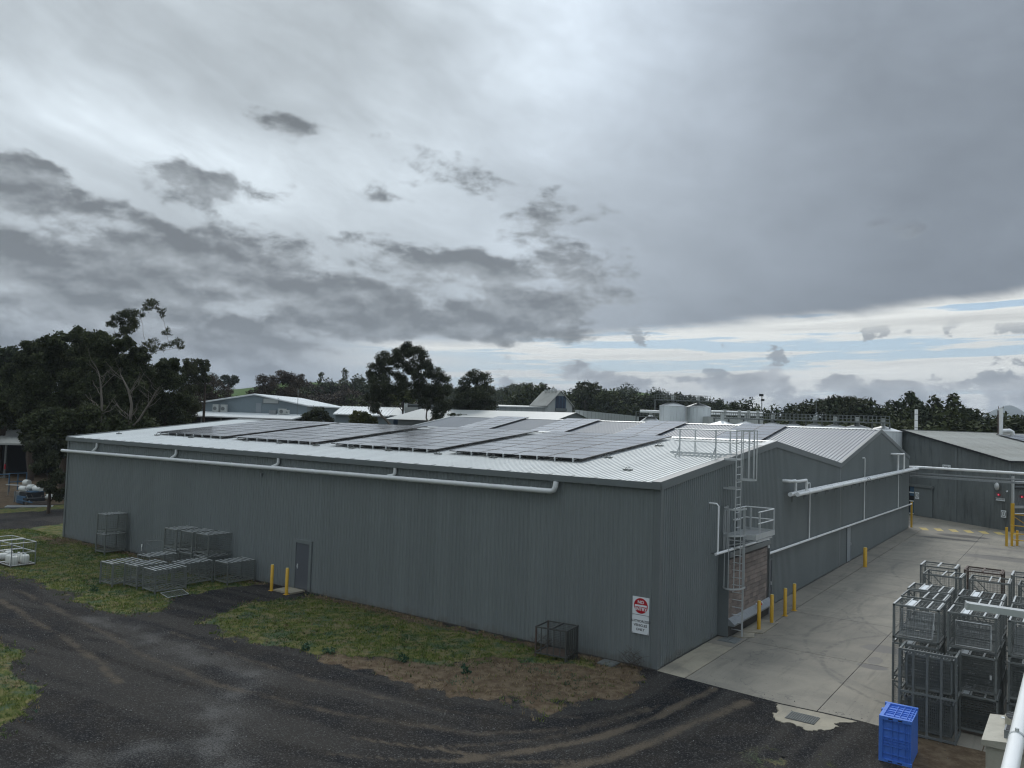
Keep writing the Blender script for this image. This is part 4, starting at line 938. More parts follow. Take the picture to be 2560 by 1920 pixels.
# flues
fl = thing('chimney', 'plain white flue pipe standing above the warehouse roof ridge near its left end', 'chimney', at_px(2292.6, 79, 8.2)); mb = MB(); mb.cyl(0, 0, 0, 2.4, .15, 12); mb.build('flue', M['pvc2'], fl)
mb = MB()
for z in (.6, 1.3, 1.9): mb.cyl(0, 0, z, z+.04, .165, 12)
mb.build('bands', M['galv_d'], fl)
fl = thing('chimney', 'taller white flue with ladder frame and bent pipe at the right of the roof', 'chimney', at_px(2504, 80, 8.2)); mb = MB(); mb.tube([(0, 0, .1), (0, 0, 2.8)], .2, 14); mb.build('flue', M['pvc2'], fl)
mb = MB(); mb.tube([(.05, 0, .55), (.9, 0, .62), (1.15, 0, .5), (1.22, 0, 0)], .2, 12); mb.build('elbow_pipe', M['pvc2'], fl)
mb = MB(); mb.bar((-.28, -.1, .2), (-.28, -.1, 2.6), .04); mb.bar((-.28, .1, .2), (-.28, .1, 2.6), .04); mb.bar((-.2, 0, 2.75), (-.25, 0, 3.0), .05); mb.bar((.2, 0, 2.75), (.25, 0, 3.0), .05)
for i in range(9): mb.bar((-.28, -.1, .3+i*.27), (-.28, .1, .3+i*.27), .02)
mb.build('ladder_frame', M['rust'], fl)
# pipe bridge over the yard
br = site('pipe_bridge', 'white pipe carried on a grey steel truss across the yard entrance', 'pipe bridge')
mb = MB(); mb.tube([(48.9, .1, 5.42), (48.9, -.6, 5.45), (48.8, -1.2, 5.45), (48.6, -16, 5.38)], .105, 12); mb.build('pipe', M['pvc2'], br)
mb = MB(); mb.box(48.4, 49.2, -1.2, -.3, 5.40, 5.52); mb.build('cover_plate', M['white'], br)
mb = MB(); mb.bar((48.75, -.0, 4.96), (48.5, -16, 4.9), .12, .10); mb.bar((48.75, 0, 4.70), (48.5, -16, 4.64), .2, .16); mb.build('truss_beam', M['galv'], br)
hm = MB(); hm.box(-.02, .02, -.02, .02, -.5, .0); hm.box(-.02, .02, -.13, .13, .08, .12); hme = hm.mesh('hanger', M['galv_d'])
for i in range(8): put('hanger', hme, br, (48.75-.015*i, -1.8-i*1.9, 5.42))
# posts and rails
def ypost(label, t, s, h, w_=.14):
    o = site('guard_post', label, 'post', t, s, yz(t), 'ochre guard posts'); mb = MB(); mb.box(-w_/2, w_/2, -w_/2, w_/2, 0, h); mb.build('post', M['yellow'], o); return o
ypost('tall ochre guard post at the far end of the ribbed yard wall', 48.75, -.15, 2.1); 
o = site('safety_barrier', 'ochre steel safety barrier with rails at the right edge of the yard', 'barrier', 42.6, -7.3, yz(42.6))
for dt, ds, h in ((0, 0, 1.35), (.4, -.3, 1.5), (.8, -.6, 1.1)): mb = MB(); mb.box(dt-.08, dt+.08, ds-.08, ds+.08, 0, h); mb.build('post', M['yellow'], o)
for z in (.45, .9): mb = MB(); mb.tube([(.4, -.3, z), (.6, -6, z)], .035, 8); mb.build('rail', M['yellow'], o)
o = site('safety_barrier', 'taller ochre barrier standing before the warehouse corner', 'barrier', 51.9, -7.1, yz(51.9))
for ds, h in ((0, 2.35), (-2.0, 1.5)): mb = MB(); mb.box(-.13, .13, ds-.13, ds+.13, 0, h); mb.build('post', M['yellow'], o)
for z in (.55, 1.45): mb = MB(); mb.tube([(0, 0, z), (0, -5, z-.05)], .04, 8); mb.build('rail', M['yellow'], o)
mb = MB(); mb.bar((0, 0, 1.35), (0, -.8, .8), .05); mb.build('brace', M['yellow'], o)

# ================================================================ wire cages
def wire_panel(w, h, nx, nz, r=.003, axis='y'):     # in a plane: axis y -> spans (y,z); axis x -> spans (x,z)
    mb = MB()
    def q(a0, a1, z0, z1):
        if axis == 'y': mb.box(-r, r, a0, a1, z0, z1)
        else: mb.box(a0, a1, -r, r, z0, z1)
    for i in range(nx): a = w*(i+.5)/nx; q(a-r, a+r, 0, h)
    for i in range(nz): z = h*(i+.5)/nz; q(0, w, z-r, z+r)
    return mb
def slat_panel(w, h, n, axis='y', hh=.018):
    mb = MB()
    for i in range(n):
        z = h*(i+.5)/n
        if axis == 'y': mb.box(-.008, .008, 0, w, z-hh, z+hh)
        else: mb.box(0, w, -.008, .008, z-hh, z+hh)
    return mb
def make_cage(label, dt, ds, h, mat, style, group):
    o = site('wire_cage', label, 'wire cage', 0, 0, 0, group); p = .028
    pm_ = MB(); pm_.box(-p, p, -p, p, .0, h-.03); pme = pm_.mesh('post', mat)
    for t, s in ((p, p), (dt-p, p), (p, ds-p), (dt-p, ds-p)): put('post', pme, o, (t, s, 0))
    for nm, z in (('top_frame', h-.07), ('base_frame', .10)):
        mb = MB(); mb.box(0, .035, 0, ds, z, z+.05); mb.box(dt-.035, dt, 0, ds, z, z+.05); mb.box(.035, dt-.035, 0, .035, z, z+.05); mb.box(.035, dt-.035, ds-.035, ds, z, z+.05); mb.build(nm, mat, o)
    mb = MB()
    for i in range(9): t = .05+(dt-.1)*i/8; mb.box(t-.02, t+.02, .03, ds-.03, .11, .125)
    mb.build('floor_slats', mat, o)
    zz = h-.22
    rr = .0030 if style != 'left' else .0045
    a = wire_panel(ds-.07, zz, 12 if style != 'left' else 5, 14 if style != 'left' else 9, rr).build('mesh_panel', mat, o, (.02, .035, .14))
    if style == 'slat': slat_panel(ds-.07, zz, 12).build('slat_panel', mat, o, (dt-.02, .035, .14))
    else: wire_panel(ds-.07, zz, 8, 12, rr).build('mesh_panel', mat, o, (dt-.02, .035, .14))
    (slat_panel(dt-.07, zz, 9, 'x', .009) if style == 'left' else wire_panel(dt-.07, zz, 8, 12, rr, 'x')).build('mesh_panel' if style != 'left' else 'slat_panel', mat, o, (.035, .02, .14))
    wire_panel(dt-.07, zz, 7, 9, rr, 'x').build('mesh_panel', mat, o, (.035, ds-.02, .14))
    if style in ('lid', 'slat'):
        mb = MB()
        for k in (.0, .27, .45, .74, .97): s = ds*(1-k)*.96+.02; mb.box(.02, dt-.02, s-.022, s+.022, h-.022, h-.005)
        mb.build('lid_bars', M['alu'], o)
        mb = MB()
        for i in range(9): t = .06+(dt-.12)*i/8; mb.box(t-.004, t+.004, .05, ds-.05, h-.045, h-.037)
        for i in range(12): s = .06+(ds-.12)*i/11; mb.box(.03, dt-.03, s-.004, s+.004, h-.055, h-.047)
        mb.build('lid_mesh', mat, o)
        mb = MB(); mb.box(.10, dt-.22, ds*.585, ds*.71, h-.03, h-.018); mb.build('label_plate', M['white'], o)
        mb = MB(); mb.box(-.012, 0, ds*.1, ds*.14, .5, .62); mb.build('latch', M['alu'], o)
    elif style == 'open':
        mb = MB()
        for k in (.0, .48, .96): s = ds*(1-k)*.96+.02; mb.box(.02, dt-.02, s-.03, s+.03, h-.022, h-.0)
        mb.build('lid_bars', M['alu'] if mat is not M['rust'] else mat, o)
        mb = MB(); mb.box(dt*.42, dt*.48, .03, ds-.03, h-.03, h-.015); mb.build('cross_bar', mat, o)
    elif style == 'brace':
        mb = MB()
        for k in (.5, .72, .96): s = ds*(1-k)*.96+.02; mb.box(.02, dt-.02, s-.02, s+.02, h-.022, h-.005)
        mb.build('lid_bars', M['alu'], o)
        for bx_ in (0, dt-.03): mb = MB(); mb.bar((bx_, ds-.05, h-.1), (bx_, ds*.45, h-.75), .03); mb.build('brace', mat, o)
    elif style == 'left':
        mb = MB(); n = 7
        for i in range(n): t = .05+(dt-.1)*i/(n-1); mb.box(t-.028, t+.028, .03, ds-.03, h-.03, h-.018)
        mb.build('lid_slats', M['alu'], o)
        mb = MB(); mb.box(dt*.5, dt*.53, 0, ds, h-.04, h); mb.box(.1, .22, ds*.3, ds*.45, h-.015, h-.008); mb.build('lid_bar', M['galv'], o)
    return o
cg = M['galv_d']; G1 = 'stacked wire cages in the yard'
CD, CS, CH = 1.18, 1.22, 1.10
protos = {k: make_cage('x', CD, CS, CH, cg, k, G1) for k in ('lid', 'brace', 'open', 'slat')}
protos['rust'] = make_cage('x', CD, CS, CH, M['rust'], 'open', G1)
used = set()
def cage(style, label, loc, rz=RZ):
    if style not in used:
        used.add(style); r = protos[style]; r.location = loc; r.rotation_euler = (0, 0, rz); r['label'] = label; return r
    return dup(protos[style], loc, rz, label)
cols = [('left', -8.42), ('middle', -9.86), ('right', -11.30)]
rows = [('front', .45, 'lid'), ('second', 1.88, 'brace'), ('third', 3.22, 'lid'), ('fourth', 6.45, 'brace'), ('rearmost', 8.30, 'open')]
for ci_, (cn, s0) in enumerate(cols):
    for ri, (rn, t0, st) in enumerate(rows):
        for k, tn in enumerate(('bottom', 'middle', 'top')):
            sty = st if k == 2 else ('slat' if ci_ > 0 and ri == 0 else 'lid' if (k+ri) % 2 else 'brace')
            if rn == 'rearmost' and cn == 'middle' and k == 2: sty = 'rust'
            extra = {'lid': 'white plate', 'brace': 'diagonal braces', 'open': 'bright bars', 'slat': 'close slats', 'rust': 'rusty frame'}[sty]
            ds = .42 if rn == 'rearmost' else .03*ri
            cage(sty, f'{tn} galvanised cage of the {rn} stack, {cn} yard row, with {extra}', S(t0+random.uniform(-.03, .03), s0+ds+random.uniform(-.02, .02), yz(t0)+k*CH+.005), RZ+random.uniform(-.012, .012))
# loose mesh doors leaning inside the top front cages
def mesh_door(label, t, s, z, w, h, tilt, rz=0.):
    o = site('mesh_door', label, 'mesh panel', t, s, z, None, rz); R0 = Matrix.Rotation(RZ+rz, 4, 'Z') @ Matrix.Rotation(tilt, 4, 'Y')
    o.matrix_world = Matrix.Translation(S(t, s, z)) @ R0
    mb = MB(); mb.tube([(0, 0, 0), (0, w, 0), (0, w, h), (0, 0, h), (0, 0, 0)], .014, 6); mb.build('frame', M['alu'], o)
    wire_panel(w, h, 14, 14, .004).build('mesh', M['galv'], o); return o
mesh_door('loose mesh panel slumped inside the top front cage of the left row', .72, -8.22, 2.36, .88, .80, rad(30))
mesh_door('square mesh door with pale frame hung on the top front cage, middle row', .40, -9.70, 2.42, .86, .68, rad(-2))
mesh_door('mesh panel leaning inside the top front cage of the right row', .75, -11.1, 2.36, .9, .8, rad(24))
# the tall two-level cage in front
tc_ = site('tall_cage', 'tall two-level steel cage with broad vertical bars standing at the front left', 'wire cage', -.66, -9.0, 0)
TCW, TCD, TCH = 1.42, .95, 2.32
for i in range(5): mb = MB(); s = .02+(TCW-.04)*i/4; mb.box(-.02, .02, s-.03, s+.03, .0, TCH) if i not in (0,) else mb.box(-.02, .02, s-.02, s+.02, 0, TCH); mb.build('upright', M['galv_d'], tc_)
for z in (.02, 1.14, TCH-.05):
    mb = MB(); mb.box(-.03, .03, 0, TCW, z, z+.055); mb.build('cross_rail', M['galv_d'], tc_)
    mb = MB(); mb.box(.03, TCD, 0, .05, z, z+.05); mb.box(.03, TCD, TCW-.05, TCW, z, z+.05); mb.build('side_rail', M['galv_d'], tc_)
for s in (.02, TCW-.02):
    mb = MB(); mb.box(TCD-.03, TCD+.03, s-.02, s+.02, 0, TCH); mb.box(.26, .30, s-.015, s+.015, 0, TCH)
    for i in range(8):
        z = .1+i*.28; mb.bar((0, s, z), (.28, s, z+.0), .03, .03); mb.bar((0, s, z), (.28, s, z+.26), .015)
    mb.build('side_lattice', M['galv_d'], tc_)
for lb, z, hh in (('folded cage panels packed in the upper level of the tall front cage', 1.25, .92), ('folded cage panels packed in the lower level of the tall front cage', .12, .88)):
    o = site('folded_cage', lb, 'wire cage', -.52, -8.88, z)
    for k in range(5):
        x = .04+k*.155; mb = MB(); w_ = 1.15
        mb.box(x-.012, x+.012, 0, .04, 0, hh-k*.02); mb.box(x-.012, x+.012, w_-.04, w_, 0, hh-k*.02); mb.box(x-.012, x+.012, 0, w_, hh-.05-k*.02, hh-k*.02); mb.box(x-.012, x+.012, 0, w_, 0, .05)
        mb.build('panel_frame', M['galv_d'], o)
        (wire_panel(w_-.06, hh-.1, 22, 8, .005) if k % 2 == 0 else slat_panel(w_-.06, hh-.1, 10)).build('panel_mesh', M['galv_d'], o, (x, .03, .05))
    mb = MB(); mb.box(.0, .75, -.04, 0.0, hh-.02, hh+.02); mb.box(.0, .75, 1.15, 1.19, hh-.02, hh+.02)
    for k in range(14): mb.box(.05, .72, .06+k*.08, .075+k*.08, hh, hh+.012)
    mb.build('top_panel', M['galv'], o)
bb = site('timber_bearer', 'weathered timber bearers under the wire cages beside the beige unit', 'timber', .5, -9.9, 0)
for t in (.1, .5, .9): mb = MB(); mb.box(t-.05, t+.05, -1.4, 1.3, -.0, .10) if t < .2 else mb.box(t-.05, t+.05, -1.3, 1.2, 0, .09); mb.build('bearer', M['timber'], bb)
# left cages on the grass
G2 = 'old wire cages on the grass beside the long wall'
lc = make_cage('two-high stack by the wall, upper grey cage, nearest the far corner', 1.25, .98, 1.10, M['cage_old'], 'left', G2)
LCZ = 1.10
lc.location = S(-1.47, 32.92, 1.16); lc.rotation_euler = (0, 0, RZ+.02)
big = make_cage('x', 1.52, 1.12, 1.06, M['cage_old'], 'left', G2)
big.location = S(-5.52, 24.62, .04); big.rotation_euler = (0, 0, RZ); big['label'] = 'open grey cage in the grass, front left end of the cage cluster'
dup(lc, S(-1.50, 32.9, .04), RZ+.03, 'two-high stack by the wall, lower grey cage on the ground')
for lb, t, s, z, a in (('low cage just right of the front left one in the cage cluster', -5.02, 23.42, .03, .01), ('frontmost grey cage of the cluster, behind the flat mesh panel lying in grass', -5.02, 21.95, .03, -.05),
        ('slatted cage behind and right of the frontmost cage of the cluster', -3.25, 22.45, .03, .0), ('cage of the cluster nearest the gravel path and the yellow bollards', -1.75, 21.3, .03, -.03),
        ('wide low cage in the middle of the cluster behind the front row', -3.2, 25.5, -.02, .02), ('ground level cage under the left one of the three raised cages', -1.45, 26.1, 0.0, .0),
        ('ground level cage under the middle one of the three raised cages', -1.4, 24.8, 0.0, .0), ('ground level cage under the right one of the three raised cages', -1.45, 23.45, 0.0, .0),
        ('raised upper cage, left of the three on top by the wall', -1.42, 26.15, 1.07, .0), ('raised upper cage, middle of the three on top by the wall', -1.38, 24.82, 1.07, -.02), ('raised upper cage, right of the three on top by the wall', -1.35, 23.5, 1.07, -.02)):
    dup(big, S(t, s, z), RZ+a, lb)
o = site('mesh_panel', 'flat pale wire panel lying in the grass before the cage cluster', 'mesh panel', -5.05, 20.85, .06)
mb = MB(); mb.tube([(0, 0, 0), (1.0, .0, .0), (1.35, 1.05, 0.01), (.25, 1.0, 0.01), (0, 0, 0)], .016, 6); mb.build('frame', M['alu'], o)
mb = MB()
for i in range(12): k = i/11; mb.bar((.25*k, k*1.0, .01), (1+.35*k, 1.05*k, .01), .008)
for i in range(10): k = i/9; mb.bar((k, 0, .01), (.25+1.1*k, 1.0+.05*k, .01), .008)
mb.build('mesh', M['galv'], o)
o = site('bent_frame', 'bent galvanised frame sticking up behind the left of the cage cluster', 'frame', -1.2, 27.6, 0)
mb = MB(); mb.tube([(-.5, 1.2, .9), (-.4, 1.15, 1.25), (.2, .2, 1.35)], .02, 6); mb.tube([(-.5, 1.2, 0), (-.5, 1.2, .95)], .02, 6); mb.tube([(.2, .2, 1.35), (.2, .2, 0)], .02, 6); mb.tube([(-.35, 1.1, 1.2), (-.2, .6, .9), (.1, .4, 1.0)], .015, 6); mb.build('frame', M['galv_d'], o)
mb = MB(); mb.tube([(-.5, 1.22, .75), (-.5, 1.22, 1.1)], .03, 6); mb.build('white_handle', M['pvc2'], o)
# single cage near the corner
sc = site('wire_cage', 'single dark wire cage with open bars against the long wall near the corner', 'wire cage', -1.42, 2.72, 0, None, .12)
dt, ds, h = 1.02, 1.22, 1.1
for t, s in ((.03, .03), (dt-.03, .03), (.03, ds-.03), (dt-.03, ds-.03)): mb = MB(); mb.box(t-.025, t+.025, s-.025, s+.025, 0, h); mb.build('post', M['rust'] if s > 1 else M['cage_dark'], sc)
mb = MB()
for z in (h-.05, .16):
    mb.box(0, .04, 0, ds, z, z+.045); mb.box(dt-.04, dt, 0, ds, z, z+.045); mb.box(.04, dt-.04, 0, .04, z, z+.045); mb.box(.04, dt-.04, ds-.04, ds, z, z+.045)
mb.build('rails', M['cage_dark'], sc)
mb = MB(); mb.box(0, dt, ds*.5-.03, ds*.5+.03, h-.05, h-.0); mb.build('lid_bar', M['cage_dark'], sc)
mb = MB()
for k in range(1, 5): mb.box(0, .02, ds*k/5-.015, ds*k/5+.015, .2, h-.05)
mb.build('front_bars', M['cage_dark'], sc)
mb = MB()
for k in range(1, 6): mb.box(dt*k/6-.025, dt*k/6+.025, .0, .02, .0, h-.05)
mb.build('side_bars', M['cage_dark'], sc)
wire_panel(dt-.06, h-.25, 10, 14, .004, 'x').build('mesh_panel', M['cage_dark'], sc, (.03, .05, .2))
wire_panel(ds-.06, h-.25, 24, 14, .004).build('mesh_panel', M['cage_dark'], sc, (dt-.05, .03, .2))
mb = MB()
for k in range(8): mb.box(.04+k*.12, .09+k*.12, .04, ds-.04, .16, .18)
mb.build('floor_slats', M['rust'], sc)

# ---------------------------------------------------------------- blue crate
bc = site('plastic_crate', 'large ribbed blue plastic crate tipped on its side at the yard edge', 'crate', -2.98, -8.27, .0, None, .02)
cw, cd, ch, T = .73, 1.16, 1.07, .025      # s width, t depth, height; mouth faces +s
mb = MB(); mb.box(T, cd-T, 0, T, T, ch-T); mb.box(0, T, 0, cw-.06, 0, ch); mb.box(cd-T, cd, 0, cw-.06, 0, ch); mb.box(T, cd-T, 0, cw-.06, 0, T); mb.box(T, cd-T, 0, cw-.06, ch-T, ch); mb.build('shell', M['blue'], bc)
mb = MB()   # ribs on the front side (t = 0)
for s in (.06, .14, .30, .44): mb.box(-.030, 0, s-.007, s+.007, .05, ch-.05)
for z in (.20, .40, .47, .54, .60, .80): mb.box(-.026, 0, .02, cw-.09, z-.007, z+.007)
mb.build('side_ribs', M['blue'], bc)
mb = MB()
for s in (.06, .14, .30, .44): mb.box(.04, cd-.04, s-.007, s+.007, ch, ch+.030)
for t in (.2, .42, .56, .74, .95): mb.box(t-.007, t+.007, .02, cw-.09, ch, ch+.026)
mb.build('top_ribs', M['blue'], bc)
mb = MB()
mb.box(-.045, 0, cw-.08, cw+.01, -.0, ch+.03); mb.box(-.045, cd+.045, cw-.08, cw+.01, ch, ch+.045); mb.box(cd, cd+.045, cw-.08, cw+.01, 0, ch+.03)
mb.box(-.05, .05, -.02, cw, ch-.035, ch+.05); mb.box(-.05, .05, -.02, cw, -.0, .07); mb.box(cd-.05, cd+.05, 0, cw+.06, ch-.03, ch+.05); mb.box(cd*.45, cd*.55, cw-.05, cw+.05, ch-.03, ch+.05); mb.build('rim', M['blue'], bc)
mb = MB(); mb.box(-.052, -.05, .2, .3, ch-.01, ch+.02); mb.box(-.052, -.05, .42, .52, ch-.01, ch+.02); mb.box(-.052, -.05, .2, .3, .02, .045); mb.box(-.052, -.05, .42, .52, .02, .045); mb.build('hand_slots', M['black'], bc)

# ---------------------------------------------------------------- beige unit
ac = site('cooling_unit', 'stained cream rooftop-style cooling unit with black fan at the bottom right', 'air conditioner', -6.35, -11.9, 0)
mb = MB(); mb.box(0, 1.75, 0, 1.75, .0, 2.05); mb.build('cabinet', M['cream'], ac)
mb = MB(); mb.add([(-.06, 1.82, 2.05), (1.81, 1.82, 2.05), (1.81, -.06, 2.05), (-.06, -.06, 2.05), (-.06, 1.82, 2.16), (1.81, 1.82, 2.16), (1.81, .9, 2.26), (-.06, .9, 2.26), (1.81, -.06, 2.16), (-.06, -.06, 2.16)],
   [(0, 1, 2, 3), (4, 7, 6, 5), (7, 9, 8, 6), (0, 3, 9, 7, 4), (1, 5, 6, 8, 2), (0, 4, 5, 1), (3, 2, 8, 9)]); mb.build('lid', M['cream'], ac)
mb = MB(); mb.tube([(1.15, 1.12, 2.1), (1.15, 1.12, 2.40)], .38, 24); mb.build('fan_cowl', M['cream'], ac); mb = MB(); mb.tube([(1.15, 1.12, 2.40), (1.15, 1.12, 2.412)], .365, 24); mb.build('fan', M['black'], ac)
mb = MB()
for a in range(6): aa = a*math.pi/6; mb.bar((1.15-.37*math.cos(aa), 1.12-.37*math.sin(aa), 2.425), (1.15+.37*math.cos(aa), 1.12+.37*math.sin(aa), 2.425), .012)
mb.build('fan_guard', M['galv_d'], ac)
mb = MB(); mb.box(.22, .62, .5, 1.45, 2.1, 2.36); mb.build('side_box', M['galv'], ac); mb = MB(); mb.box(.25, .59, .53, 1.42, 2.36, 2.37); mb.build('side_box_lid', M['black'], ac)
mb = MB(); mb.cyl(1.6, 1.55, 2.14, 2.2, .05, 10); mb.cyl(.5, 0.2, 2.14, 2.3, .05, 10); mb.build('caps', M['white'], ac)

# ---------------------------------------------------------------- near handrail and beam
hr = thing('handrail', 'white tubular handrail close to the camera at the lower right corner', 'handrail', (0, 0, 0))
mb = MB(); mb.tube([(.605, 1.14, 7.35), (2.235, 3.44, 7.35), (3.87, 5.747, 7.35)], .0225, 20); mb.build('rail', M['pvc2'], hr)
u_ = Vector((2.235-1.42, 3.44-2.29, 0)).normalized()
pj = Vector((1.62, 2.57, 7.35)); mb = MB(); mb.tube([pj-u_*.006, pj+u_*.006], .0255, 20); mb.tube([pj+Vector((0, 0, .022)), pj+Vector((0, 0, .034))], .006, 8); mb.build('clamp', M['alu'], hr)
for P_ in ((3.87, 5.747), (.605, 1.14)): mb = MB(); mb.tube([(P_[0], P_[1], 7.35), (P_[0], P_[1], 6.3)], .0225, 12); mb.build('post', M['pvc2'], hr)
bmx = thing('steel_beam', 'grey box-section beam reaching in from the right above the wire cages', 'beam', (0, 0, 0))
mb = MB(); mb.bar((6.26, 11.0, 5.99), (9.4, 9.9, 5.80), .16, .085); mb.build('beam', M['alu'], bmx)
mb = MB(); mb.bar((6.235, 11.01, 5.992), (6.26, 11.0, 5.99), .17, .095); mb.build('end_cap', M['alu'], bmx)
# ================================================================ background buildings
def gable(name, label, cat, loc, rz, w, l, eave, rise, wm, rm_, ov=.3, z0=-.5, sheets=0):
    o = thing(name, label, cat, loc, rz)
    for nm, vs in (('gable_wall', [(0, 0, z0), (w, 0, z0), (w, 0, eave), (w/2, 0, eave+rise), (0, 0, eave)]), ('rear_wall', [(w, l, z0), (0, l, z0), (0, l, eave), (w/2, l, eave+rise), (w, l, eave)]),
                   ('side_wall', [(0, l, z0), (0, 0, z0), (0, 0, eave), (0, l, eave)]), ('side_wall', [(w, 0, z0), (w, l, z0), (w, l, eave), (w, 0, eave)])):
        mb = MB(); mb.add(vs, [tuple(range(len(vs)))]); mb.build(nm, wm, o)
    sl = rise/(w/2)
    for sg in (-1, 1):
        a, b_ = (-ov, w/2) if sg < 0 else (w/2, w+ov); za = eave-ov*sl if sg < 0 else eave+rise; zb = eave+rise if sg < 0 else eave-ov*sl
        mb = MB(); th = .12
        if sheets:
            n = sheets; 
            pr = rib_profile((l+2*ov), n, .05); vs = []
            for u, q in pr: vs += [(a, u-ov, za+.03+q), (b_, u-ov, zb+.03+q)]
            mb.add(vs, [(2*i, 2*i+1, 2*i+3, 2*i+2) for i in range(len(pr)-1)])
        mb.add([(a, -ov, za-th), (b_, -ov, zb-th), (b_, l+ov, zb-th), (a, l+ov, za-th), (a, -ov, za+.02), (b_, -ov, zb+.02), (b_, l+ov, zb+.02), (a, l+ov, za+.02)], [(0, 3, 2, 1), (4, 5, 6, 7), (0, 1, 5, 4), (1, 2, 6, 5), (2, 3, 7, 6), (3, 0, 4, 7)]); mb.build('roof', rm_, o)
    return o
def bx(nm, m, o, *d): mb = MB(); mb.box(*d); return mb.build(nm, m, o)
# blue-grey gabled building with a white lean-to, left of centre
gb = gable('packing_shed', 'blue-grey gabled building with white roof edge and white lean-to, left of centre', 'building', (-42.25, 110, 0), rad(-3), 14.6, 20, 9.35, 1.30, M['bluegrey'], M['whiteroof'], sheets=40)
mb = MB(); mb.add([(-.6, -6.2, 7.55), (14.6, -6.2, 7.5), (15.0, 0, 8.1), (.2, 0, 8.12), (-.6, -6.2, 7.40), (14.6, -6.2, 7.35), (15, 0, 7.9), (.2, 0, 7.9)], [(0, 1, 2, 3), (4, 5, 1, 0), (5, 6, 2, 1), (7, 4, 0, 3)]); mb.build('lean_to_roof', M['whiteroof'], gb)
bx('lean_to_shade', M['dark'], gb, 0, 14, -5.2, -.1, -.5, 7.3)  # near-black block stands in for the shade under the open-fronted lean-to
for i in range(6): bx('post', M['galv_d'], gb, i*2.6, i*2.6+.15, -6.0, -5.85, -.5, 7.4)
f = bx('door', M['door_g'], gb, 7.55, 8.25, -.06, 0, 8.15, 9.45); bx('window', M['offw'], gb, 8.55, 10.6, -.06, 0, 9.5, 10.1)
mb = MB(); mb.box(8.45, 10.7, -.09, -.05, 10.1, 10.18); mb.box(8.45, 10.7, -.09, -.05, 9.42, 9.5); mb.box(8.45, 8.55, -.09, -.05, 9.5, 10.1); mb.box(10.6, 10.7, -.09, -.05, 9.5, 10.1); mb.build('window_frame', M['trim'], gb)
for lb, x, y, w_, h_ in (('left of two tall white units on the white lean-to roof', 1.9, -.9, .8, 1.1), ('right of two tall white units on the white lean-to roof', 3.0, -.9, .8, 1.1), ('white condenser box on the lean-to roof, right side', 11.1, -1.3, 1.0, .8), ('slim white unit beside the condenser on the lean-to roof', 12.2, -1.6, .4, .65)):
    p = gb.location+Matrix.Rotation(rad(-3), 3, 'Z') @ Vector((x, y, 8.0)); o = thing('condenser_unit', lb, 'air conditioner', p, rad(-3), 'condenser units on the lean-to')
    bx('cabinet', M['offw'], o, 0, w_, 0, .5, .05, h_); mb = MB(); mb.tube([(w_*.4, -.01, h_*.5), (w_*.4, -.03, h_*.5)], min(w_, h_)*.32, 12); mb.build('fan_grille', M['galv_d'], o)
bx('duct', M['galv'], gb, 9.9, 10.8, -1.5, -1.0, 8.0, 8.55); mb = MB(); mb.cyl(13.6, -1, 8.0, 11.3, .03, 6); mb.cyl(13.6, -1, 11, 11.4, .08, 6); mb.build('mast', M['galv_d'], gb)
# low building with white roof beside it
o = gable('store_shed', 'low grey building with narrow white roof right of the blue-grey gabled building', 'building', (-24.0, 112, 0), rad(-88), 14, 8, 8.2, .9, M['bluegrey'], M['whiteroof'])
o.location = at_px(842, 112, 0); o.rotation_euler = (0, 0, 0)
for c_ in list(o.children): bpy.data.objects.remove(c_)
bx('wall', M['bluegrey'], o, 0, 7.2, 0, 6, -.5, 8.35); mb = MB(); mb.add([(-.3, -.4, 8.35), (7.5, -.4, 8.3), (7.5, 6, 9.5), (-.3, 6, 9.5), (-.3, -.4, 8.2), (7.5, -.4, 8.15)], [(0, 1, 2, 3), (4, 5, 1, 0)])
for i in range(16): mb.bar((-.2+i*.5, -.35, 8.38), (-.2+i*.5, 6, 9.55), .08, .06)
mb.build('roof', M['whiteroof'], o)
# white house behind the big gum
o = thing('white_house', 'white walled building with pale roofs seen behind the trunk of the big gum tree', 'building', at_px(930, 128, 0))
bx('wall', M['offw'], o, 0, 6, 0, 8, -.5, 8.4); mb = MB(); mb.add([(-.4, -.4, 8.4), (6.4, -.4, 8.4), (6.4, 5, 9.7), (-.4, 5, 9.7), (-.4, -.4, 8.25), (6.4, -.4, 8.25)], [(0, 1, 2, 3), (4, 5, 1, 0)]); mb.build('roof', M['shedroof'], o)
bx('chimney', M['offw'], o, 4.6, 5.3, 3, 3.7, 9.0, 10.6)
for x in (1, 3.6, 6.2): bx('window', M['glassd'], o, x, x+1, -.05, 0, 6.9, 8)
# dark wall building right of gum
o = thing('grey_store', 'plain dark grey building behind the two gum trees', 'building', at_px(1026, 112, 0))
bx('wall', M['trim'], o, 0, 9.5, 0, 8, -.5, 9.9); bx('roof', M['wall'], o, -.2, 9.7, -.3, 8.2, 9.9, 10.05); bx('white_panel', M['offw'], o, -.6, 1.2, -.5, -.1, 7.0, 9.6)
